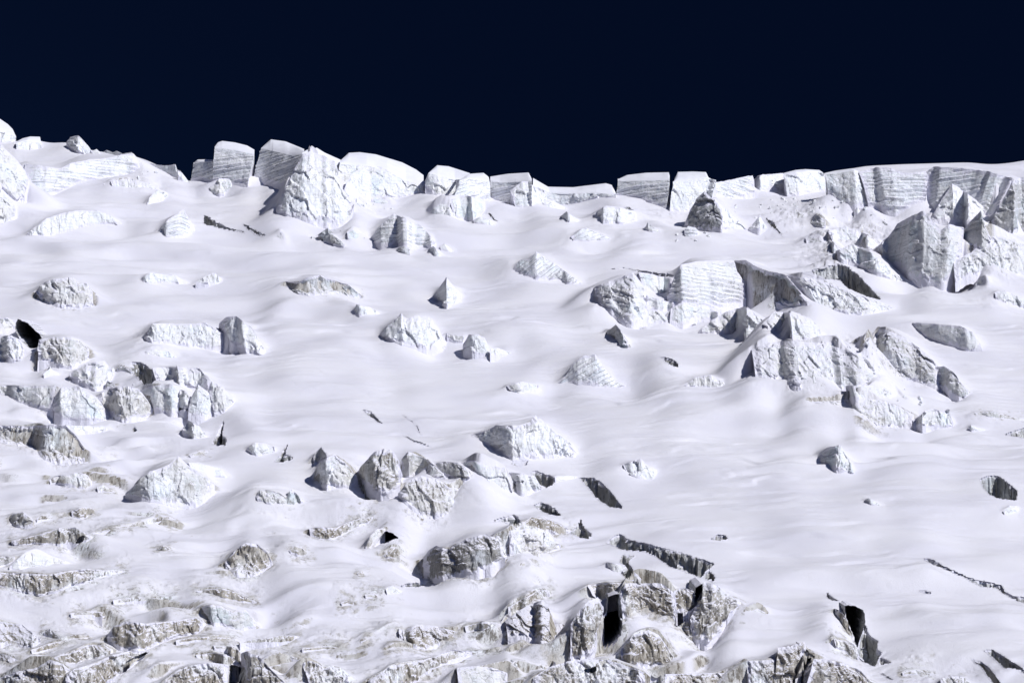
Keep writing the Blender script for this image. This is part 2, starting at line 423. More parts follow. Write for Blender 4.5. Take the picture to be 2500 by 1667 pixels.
def serac(tile, kind, style, label, crest, foot, o):
    SEED[0] += 13; seed = SEED[0]
    C = parse(crest); Fp = parse(foot)
    dirt, blue, strata, dark, fl, fa, led, rg = STYLE[style]
    ypx = tile_px(tile, 0, Fp[:, 1].mean())[1]
    low = float(sstep(1050, 1500, ypx))
    dirt0 = float(o.get('dirt', dirt)); dirt0 = min(1.0, dirt0 * (0.62 + 0.5 * low) + 0.32 * low * (0.4 if style in 'wb' else 1.0))
    blue = blue * (1 - 0.4 * low)
    px_w = (C[-1, 0] - C[0, 0]) * KT; px_h = (Fp[:, 1].mean() - C[:, 1].mean()) * KT
    tC = (C[:, 0] - C[0, 0]) / max(C[-1, 0] - C[0, 0], 1); tF = (Fp[:, 0] - Fp[0, 0]) / max(Fp[-1, 0] - Fp[0, 0], 1)
    nc = int(min(220, max(9, px_w / 1.9)))
    t = np.linspace(0, 1, nc)
    # keep the drawn corners exactly
    for tc in tC[1:-1]:
        t[np.argmin(np.abs(t - tc))] = tc
    t = np.unique(t); nc = len(t)
    cx = np.interp(t, tC, C[:, 0]); cy = np.interp(t, tC, C[:, 1])
    fx = np.interp(t, tF, Fp[:, 0]); fy = np.interp(t, tF, Fp[:, 1])
    if 'top' not in o:
        jag = 5.0 * min(1, px_h / 25) * fbm(cx / 22, cx * 0 + seed, 3, seed)
        cy = cy + jag
    fy = fy + 14.0 * min(1, px_h / 25) * fbm(fx / 34, fx * 0 + seed + 5, 3, seed + 9)
    fy = np.maximum(fy, cy + 2.0)
    fys = np.interp(t, tF, Fp[:, 1])
    qc = np.empty(nc); tc_ = np.empty(nc); qf = np.empty(nc); tf_ = np.empty(nc); yh = np.empty(nc)
    for i in range(nc):
        qc[i], tc_[i] = ray(*tile_px(tile, cx[i], cy[i]))
        qf[i], tf_[i] = ray(*tile_px(tile, fx[i], fy[i]))
        yh[i] = hit(qf[i], ray(*tile_px(tile, fx[i], fys[i]))[1])
    yh = smooth1(yh, max(2, nc // 14))
    if ypx < 505:
        yh = np.polyval(np.polyfit(np.arange(nc), yh, 1), np.arange(nc))
    ym = float(np.median(yh))
    k = float(o.get('k', 0.42)); k = k if (k == 0.12 or o.get('m') == '0') else (0.42 + 0.58 * k) * (0.3 + 0.7 * float(sstep(470, 560, ypx))); face = float(o.get('f', {'w': .50, 'l': .35, 'b': .35, 'd': .32, 'm': .38, 'g': -.5, 'k': -.5}[style]))
    xs = qf * ym; xm = 0.5 * (xs[0] + xs[-1])
    yf = ym + k * np.clip(yh - ym, -22, 22) + face * np.clip(xs - xm, -14, 14)
    if 'off' in o:
        P = parse(o['off']); yf = yf + np.interp(fx, P[:, 0], P[:, 1])
    yf = smooth1(yf, 2)
    zf = tf_ * yf
    hgt0 = np.maximum((tc_ - tf_) * yf, 0.05)
    lean = float(o.get('lean', 0.30))
    hl = smooth1(hgt0, max(2, nc * nc // 40))
    yc = yf + lean * (0.35 * hgt0 + 0.65 * hl) + 0.15
    zc = tc_ * yc
    H = np.maximum(zc - zf, 0.05)
    hm = float(H.max())
    # --- let the snow meet the foot
    a, b = np.searchsorted(Q, [min(qf.min(), qc.min()) - 0.025, max(qf.max(), qc.max()) + 0.025])
    a = max(a, 0); b = min(b, NC)
    cq = Q[a:b]
    of = np.argsort(qf); oc = np.argsort(qc)
    yfi = np.interp(cq, qf[of], yf[of]); zfi = np.interp(cq, qf[of], zf[of])
    dist = np.maximum(np.maximum(qf.min() - cq, cq - qf.max()), 0) * ym
    cell = max(ym * dq, 0.1)
    delta = gauss1(zfi - zat(cq, yfi), 2.0 / cell)
    delta = np.clip(delta, -3.5, 3.5) * np.exp(-(dist / 6.0) ** 2)
    s = YY[:, a:b] - yfi[None, :]
    sig = (6.0 + 2.0 * np.abs(delta))[None, :]
    Z[:, a:b] += delta[None, :] * np.exp(-(s / sig) ** 2)
    # --- snow banked up behind the crest
    mound = o.get('m', None)
    mound = 5.0 * hm + 3.0 if mound is None else float(mound)
    if mound > 0:
        yci = np.interp(cq, qc[oc], yc[oc]); zci = np.interp(cq, qc[oc], zc[oc])
        tci = np.interp(cq, qc[oc], tc_[oc])
        zsm = gauss1(zci, 1.6 / cell); ysm = gauss1(yci, 1.6 / cell)
        dist = np.maximum(np.maximum(qc.min() - cq, cq - qc.max()), 0) * ym
        s = YY[:, a:b] - yci[None, :] - 0.25
        sky_f = sstep(-0.003, 0.001, tci - te_r[a:b])
        slope = tci + 0.05 - 0.22 * sky_f
        rep = 0.34 if mound > 12 else 0.8
        wz = np.exp(-np.abs(s) / 1.8)
        zz = (zci + 0.08)[None, :] * wz + (zsm + 0.08)[None, :] * (1 - wz) - (rep * dist + 0.05 * dist ** 2)[None, :]
        fill = np.where(s > 0, zz + slope[None, :] * s, zz + s * (1.5 + 5.0 * np.exp(-dist / 1.5))[None, :])
        fill = np.where((s < 0) & (dist[None, :] <= 0), -1e3, fill)
        fill = fill - np.where(s > mound, (s - mound) * 0.7, 0.0)
        fill = np.where(s > mound + 25, -1e3, fill)
        Zo = Z[:, a:b]; dlt = np.clip((fill - Zo) / 0.35, -30, 30)
        Z[:, a:b] = np.where(dlt > -29, Zo + 0.35 * np.logaddexp(0, dlt) , Zo)
        Z[:, a:b] = np.where((s < 0.0) & (dist[None, :] <= 0), Zo, Z[:, a:b])
        big = (fill - Zo) > 10
        Z[:, a:b] = np.where(big, fill, Z[:, a:b])
        SHARP[:, a:b] = np.maximum(SHARP[:, a:b], sstep(4.0, 1.8, np.abs(s - 0.5)) * sstep(3.0, 0.8, dist)[None, :])
    if dirt0 > 0.3:
        s = YY[:, a:b] - yfi[None, :]
        m_ = np.exp(-(np.where(s < 0, s / 3.0, s / 6.0)) ** 2) * np.exp(-(dist / 1.5) ** 2)[None, :] * min(1, dirt0 * 0.9)
        DIRT[:, a:b] = np.maximum(DIRT[:, a:b], m_)
    # --- the ice itself
    nr = int(min(130, max(6, abs(px_h) / 1.7)))
    v = np.linspace(0, 1, nr)[:, None]
    X0 = (qf * yf)[None, :]; X1 = (qc * yc)[None, :]
    lay = (lambda s0, s1: s0[None, :] * (1 - v) + s1[None, :] * v)
    GX = X0 * (1 - v) + X1 * v; GY = lay(yf, yc); GZ = lay(zf, zc)
    GY = GY - 0.10 * H[None, :] * np.sin(v * math.pi) * float(o.get('bulge', 1.0))
    ang = math.radians(float(o.get('a', 0)))
    u = GX + 0.45 * GY; hh = GZ
    scl = min(1.0, max(0.3, hm / 5.0))
    fl = fl * (0.25 + 0.9 * float(_h(np.array([seed]), np.array([3]), 5)[0])); fs = 0.8 + 0.9 * float(_h(np.array([seed]), np.array([4]), 5)[0])
    tl_ = 0.8 * (float(_h(np.array([seed]), np.array([6]), 5)[0]) - 0.5)
    wu = u + 1.3 * fbm(u / 3.1 + 7, hh / 3.7, 2, seed + 61); wh = hh + 1.3 * fbm(u / 3.3, hh / 2.9 + 5, 2, seed + 67)
    strat = (hh * math.cos(ang) + GX * math.sin(ang) + 1.1 * vnoise(u / 6, hh / 6, seed)) / (1.15 * scl + 0.15)
    saw = strat - np.floor(strat); saw = np.where(saw < 0.8, saw / 0.8, (1 - saw) / 0.2)
    saw = saw * (0.25 + 1.5 * sstep(-0.15, 0.25, vnoise(wu / 5, np.floor(strat) * 1.7, seed + 3)))
    cf_, sf_ = 0.94, 2.0 * tl_
    fu = wu * cf_ + wh * sf_ * 0.3
    d = fa * 1.1 * facets((wu + tl_ * wh) / (3.2 * fs * scl), (wh + 0.4 * wu) / (4.2 * fs * scl), seed, 1.0) + 0.35 * fa * facets(wu / (1.5 * scl), wh / (2.2 * scl), seed + 7, 1.0)
    fgate = sstep(-0.25, 0.2, vnoise(wu / 4.5, wh / 4.0, seed + 71)) * np.clip(H / 3.0, 0.2, 1)[None, :]
    d = d + fl * fgate * (0.4 - np.abs(fbm((fu + 0.5 * fbm(wu / 1.5, wh / 1.2, 2, seed + 77)) / (1.15 * scl), wh / (4.5 * scl), 4, seed + 21)) * 2.2)
    d = d + 0.40 * fa * facets(wu / 0.75, wh / 0.95, seed + 81, 1.0) * sstep(-0.2, 0.2, vnoise(wu / 3, wh / 3, seed + 83))
    d = d + led * (saw - 0.5) * 1.1 + rg * 0.55 * fbm(wu / 1.3, wh / 1.7, 5, seed + 41, 0.62)
    d = d * scl
    edge = sstep(0, 0.10, v) * 0.7 + 0.3
    edge = edge * (1 - 0.6 * sstep(0.9, 1.0, v))
    d = d * edge * np.clip(H / 1.2, 0.15, 1)[None, :]
    # horizontal normal of the footprint
    gx = np.gradient(X0[0]); gy = np.gradient(yf); ln = np.hypot(gx, gy) + 1e-6
    nxh = gy / ln; nyh = -gx / ln
    GX = GX + d * nxh[None, :] * 0.8; GY = GY + d * nyh[None, :] - d * 0.2
    rows = [np.stack([GX[0], GY[0] - 0.1, GZ[0] - 2.5], 1)]
    rows += [np.stack([GX[i], GY[i], GZ[i]], 1) for i in range(nr)]
    loc = (float((qf * yf).mean()), float(yf.mean()), float(zf.min()))
    cap = None
    if 'top' in o:
        TP = parse(o['top'])
        ty = np.minimum(np.interp(cx, TP[:, 0], TP[:, 1]), cy - 1.0)
        tt_ = np.array([ray(*tile_px(tile, a1, b1))[1] for a1, b1 in zip(cx, ty)])
        T = (tt_ - tc_) * yc / 0.20 + 1.5
        cr = []
        nt = 12
        cv = np.linspace(0, 1, nt)
        for i, s_ in enumerate(cv):
            y_ = yc + T * s_ - (0.12 if i == 0 else 0.0)
            te_ = tc_ + (tt_ - tc_) * (1 - (1 - s_) ** 1.9)
            z_ = te_ * y_ + 0.25 * vnoise(qc * yc / 2.5, np.full(nc, s_ * 4 + seed), seed) * math.sin(s_ * math.pi) + (-0.35 if i == 0 else 0.0)
            cr.append(np.stack([qc * y_, y_, z_], 1))
        yb = yc + T
        cr.append(np.stack([qc * (yb + 0.6), yb + 0.6, tt_ * yb - 0.9], 1))
        body_back = [np.stack([qc * (yb - 0.2), yb - 0.2, np.minimum(tt_ * yb, zc) - 1.0], 1),
                     np.stack([qc * (yb + 0.4), yb + 0.4, zf - 3.0], 1)]
        cap = cr
    else:
        T = float(o.get('T', max(1.2, 0.45 * hm)))
        Tv = np.minimum(T, 0.5 + 1.2 * H)
        body_back = [np.stack([qc * (yc + 0.5 * Tv), yc + 0.5 * Tv, zc - 0.03], 1) - np.array([0, 0, 0.12]),
                     np.stack([qc * (yc + Tv), yc + Tv, zc - 0.30 - 0.25 * Tv], 1),
                     np.stack([qc * (yc + Tv + 0.5 * H), yc + Tv + 0.5 * H, zf - 2.5], 1)]
    rows += body_back
    V = np.concatenate(rows, 0); n_r = len(rows)
    faces = grid_faces(n_r, nc)
    faces.append(tuple(r * nc for r in range(n_r)))
    faces.append(tuple(r * nc + nc - 1 for r in reversed(range(n_r))))

    mat = ice_mat(round(dirt0, 1), float(o.get('blue', blue)), strata, float(o.get('a', 0)), float(o.get('dark', dark)))
    vv = v[:, 0][:, None]; ft = np.maximum(0, 1 - vv / 0.30) + 0 * t[None, :]
    if 'top' not in o:
        sd = np.minimum(t, 1 - t)[None, :]
        ft = np.maximum(ft, np.maximum(0, 1 - sd / 0.14)); ft = np.maximum(ft, 0.9 * np.clip((vv - 0.80) / 0.2, 0, 1) + 0 * ft)
    dust_v = np.concatenate([np.ones(nc), ft.ravel(), np.ones(nc * len(body_back))])
    CV = cf = None
    if cap is not None:
        CV = np.concatenate(cap, 0); m_r = len(cap)
        cf = grid_faces(m_r, nc)
        cf.append(tuple(r * nc for r in range(m_r))); cf.append(tuple(r * nc + nc - 1 for r in reversed(range(m_r))))
    PENDING.append((kind, label, V, faces, mat, loc, CV, cf, dust_v))

PENDING = []
CAVES = []
def inside(px, py, X_, Y_):
    r = np.zeros(X_.shape, bool)
    j = len(px) - 1
    for i in range(len(px)):
        c_ = ((py[i] > Y_) != (py[j] > Y_))
        r ^= c_ & (X_ < (px[j] - px[i]) * (Y_ - py[i]) / (py[j] - py[i] + 1e-12) + px[i])
        j = i
    return r

def without_caves(V, faces):
    q_ = V[:, 0] / V[:, 1]; t_ = V[:, 2] / V[:, 1]; gone = np.zeros(len(V), bool)
    for cq, ct, y0, D in CAVES:
        if q_.min() > cq.max() or q_.max() < cq.min() or t_.min() > ct.max() or t_.max() < ct.min(): continue
        gone |= inside(cq, ct, q_, t_) & (V[:, 1] > y0 - 5) & (V[:, 1] < y0 + D)
    if not gone.any(): return faces
    return [f for f in faces if not all(gone[v] for v in f)]

def build_pending():
    for kind, label, V, faces, mat, loc, CV, cf, du_ in PENDING:
        faces = without_caves(V, faces)
        if CV is None:
            ob = mesh_obj(kind, V, faces, mat, loc, dust=du_)
        else:
            ob = bpy.data.objects.new(kind, None); ob.location = loc; COL.objects.link(ob)
            mesh_obj('ice_body', V, faces, mat, loc, ob, dust=du_)
            mesh_obj('snow_cap', CV, without_caves(CV, cf), cap_m, loc, ob)
        ob['label'] = label; ob['category'] = CATS[kind]; ob['group'] = GROUPS[kind]

# ------------------------------------------------------------------ crevasses: the snow is opened and the shaft is walled with ice
HOLES = []
def crevasse(tile, kind, style, label, crest, foot, o):
    SEED[0] += 13; seed = SEED[0]
    P = parse(crest)
    if foot: P = np.concatenate([P, parse(foot)[::-1]])
    # refine
    pts = []
    for i in range(len(P)):
        a = P[i]; b = P[(i + 1) % len(P)]
        m = max(1, int(np.hypot(*(b - a)) / 7))
        for j in range(m):
            pts.append(a + (b - a) * j / m)
    pts = np.array(pts)
    for _ in range(3):
        pts = 0.25 * np.roll(pts, 1, 0) + 0.5 * pts + 0.25 * np.roll(pts, -1, 0)
    pts = pts + 8.0 * np.stack([fbm(pts[:, 0] / 22, pts[:, 1] / 22, 4, seed), fbm(pts[:, 0] / 22, pts[:, 1] / 22, 4, seed + 3)], 1) * min(1.0, np.ptp(pts[:, 1]) / 20)
    q = np.empty(len(pts)); y = np.empty(len(pts))
    te = np.empty(len(pts))
    for i, (a, b) in enumerate(pts):
        q[i], te[i] = ray(*tile_px(tile, a, b)); y[i] = hit(q[i], te[i])
    med = np.median(y)
    D = float(o.get('D', 14)); cave = 'cave' in o or ('black' in label and 'shadow pool' not in label and 'pit' not in o)
    if cave:
        y = med + 0.35 * (smooth1(y, 6) - med).clip(-12, 12); y = np.clip(y, med - 2.5, med + 2.5)
        CAVES.append((q.copy(), te.copy(), float(med), D))
    y = np.clip(y, med - 30, med + 30)
    z = te * y if cave else zat(q, y)
    HOLES.append((q.copy(), np.array([y.min() - 4, y.max() + D]) if cave else y.copy(), te.copy()))
    n_ = len(q)
    x = q * y
    # inward direction per vertex for the taper of the shaft
    cxm, cym = x.mean(), y.mean()
    nr = max(8, int(D / 0.45))
    area = 0.5 * np.sum(x * np.roll(y, -1) - np.roll(x, -1) * y)
    sgn = 1.0 if area > 0 else -1.0
    tx = np.roll(x, -1) - np.roll(x, 1); ty = np.roll(y, -1) - np.roll(y, 1); L = np.hypot(tx, ty) + 1e-6
    inx, iny = -ty / L * sgn, tx / L * sgn
    arc = np.concatenate([[0], np.cumsum(np.hypot(np.diff(x), np.diff(y)))])
    rows = []
    for r in range(nr):
        v = r / (nr - 1.0); dz = D * v
        d = 0.9 * facets(arc / 3.0, np.full(n_, dz / 4.0), seed, 1.0) + 0.9 * fbm(arc / 1.2, np.full(n_, dz / 5.0), 4, seed + 2) + 0.6 * fbm(arc / 0.9, np.full(n_, dz / 1.1), 3, seed + 5) + 0.2
        d = d * min(1, dz / 1.0) * 0.8 - 0.05
        push = min(1.0, max(0.2, (np.ptp(y)) / 8.0))
        if cave:
            rows.append(np.stack([x + inx * d * push * 0.5, y + dz, z + dz * 0.16 + iny * d * push * 0.3], 1))
        else:
            rows.append(np.stack([x + inx * d * push, y + iny * d * push, z + 0.04 - dz], 1))
    V = np.concatenate(rows, 0)
    V = np.concatenate([V, [[cxm, cym + D + 1, z.mean() + D * 0.16] if cave else [cxm, cym, z.mean() - D - 1]]], 0)
    faces = []
    for r in range(nr - 1):
        for c in range(n_):
            c2 = (c + 1) % n_
            faces.append((r * n_ + c, r * n_ + c2, (r + 1) * n_ + c2, (r + 1) * n_ + c))
    b0 = (nr - 1) * n_
    for c in range(n_):
        faces.append((b0 + c, b0 + (c + 1) % n_, b0 + n_))
    dirt, blue, strata, dark, fl, fa, led, rg = STYLE[style]
    mat = ice_mat(dirt, blue, 0.0, 0.0, float(o.get('dark', 0.30)))  # lining colour darkened to paint the shade inside the opening
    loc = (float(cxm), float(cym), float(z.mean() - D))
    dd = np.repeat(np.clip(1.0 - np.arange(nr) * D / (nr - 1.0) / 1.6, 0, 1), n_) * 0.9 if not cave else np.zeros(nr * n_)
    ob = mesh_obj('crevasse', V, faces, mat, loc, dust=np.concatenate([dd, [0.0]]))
    ob['label'] = label; ob['category'] = 'crevasse'; ob['group'] = GROUPS['crevasse']

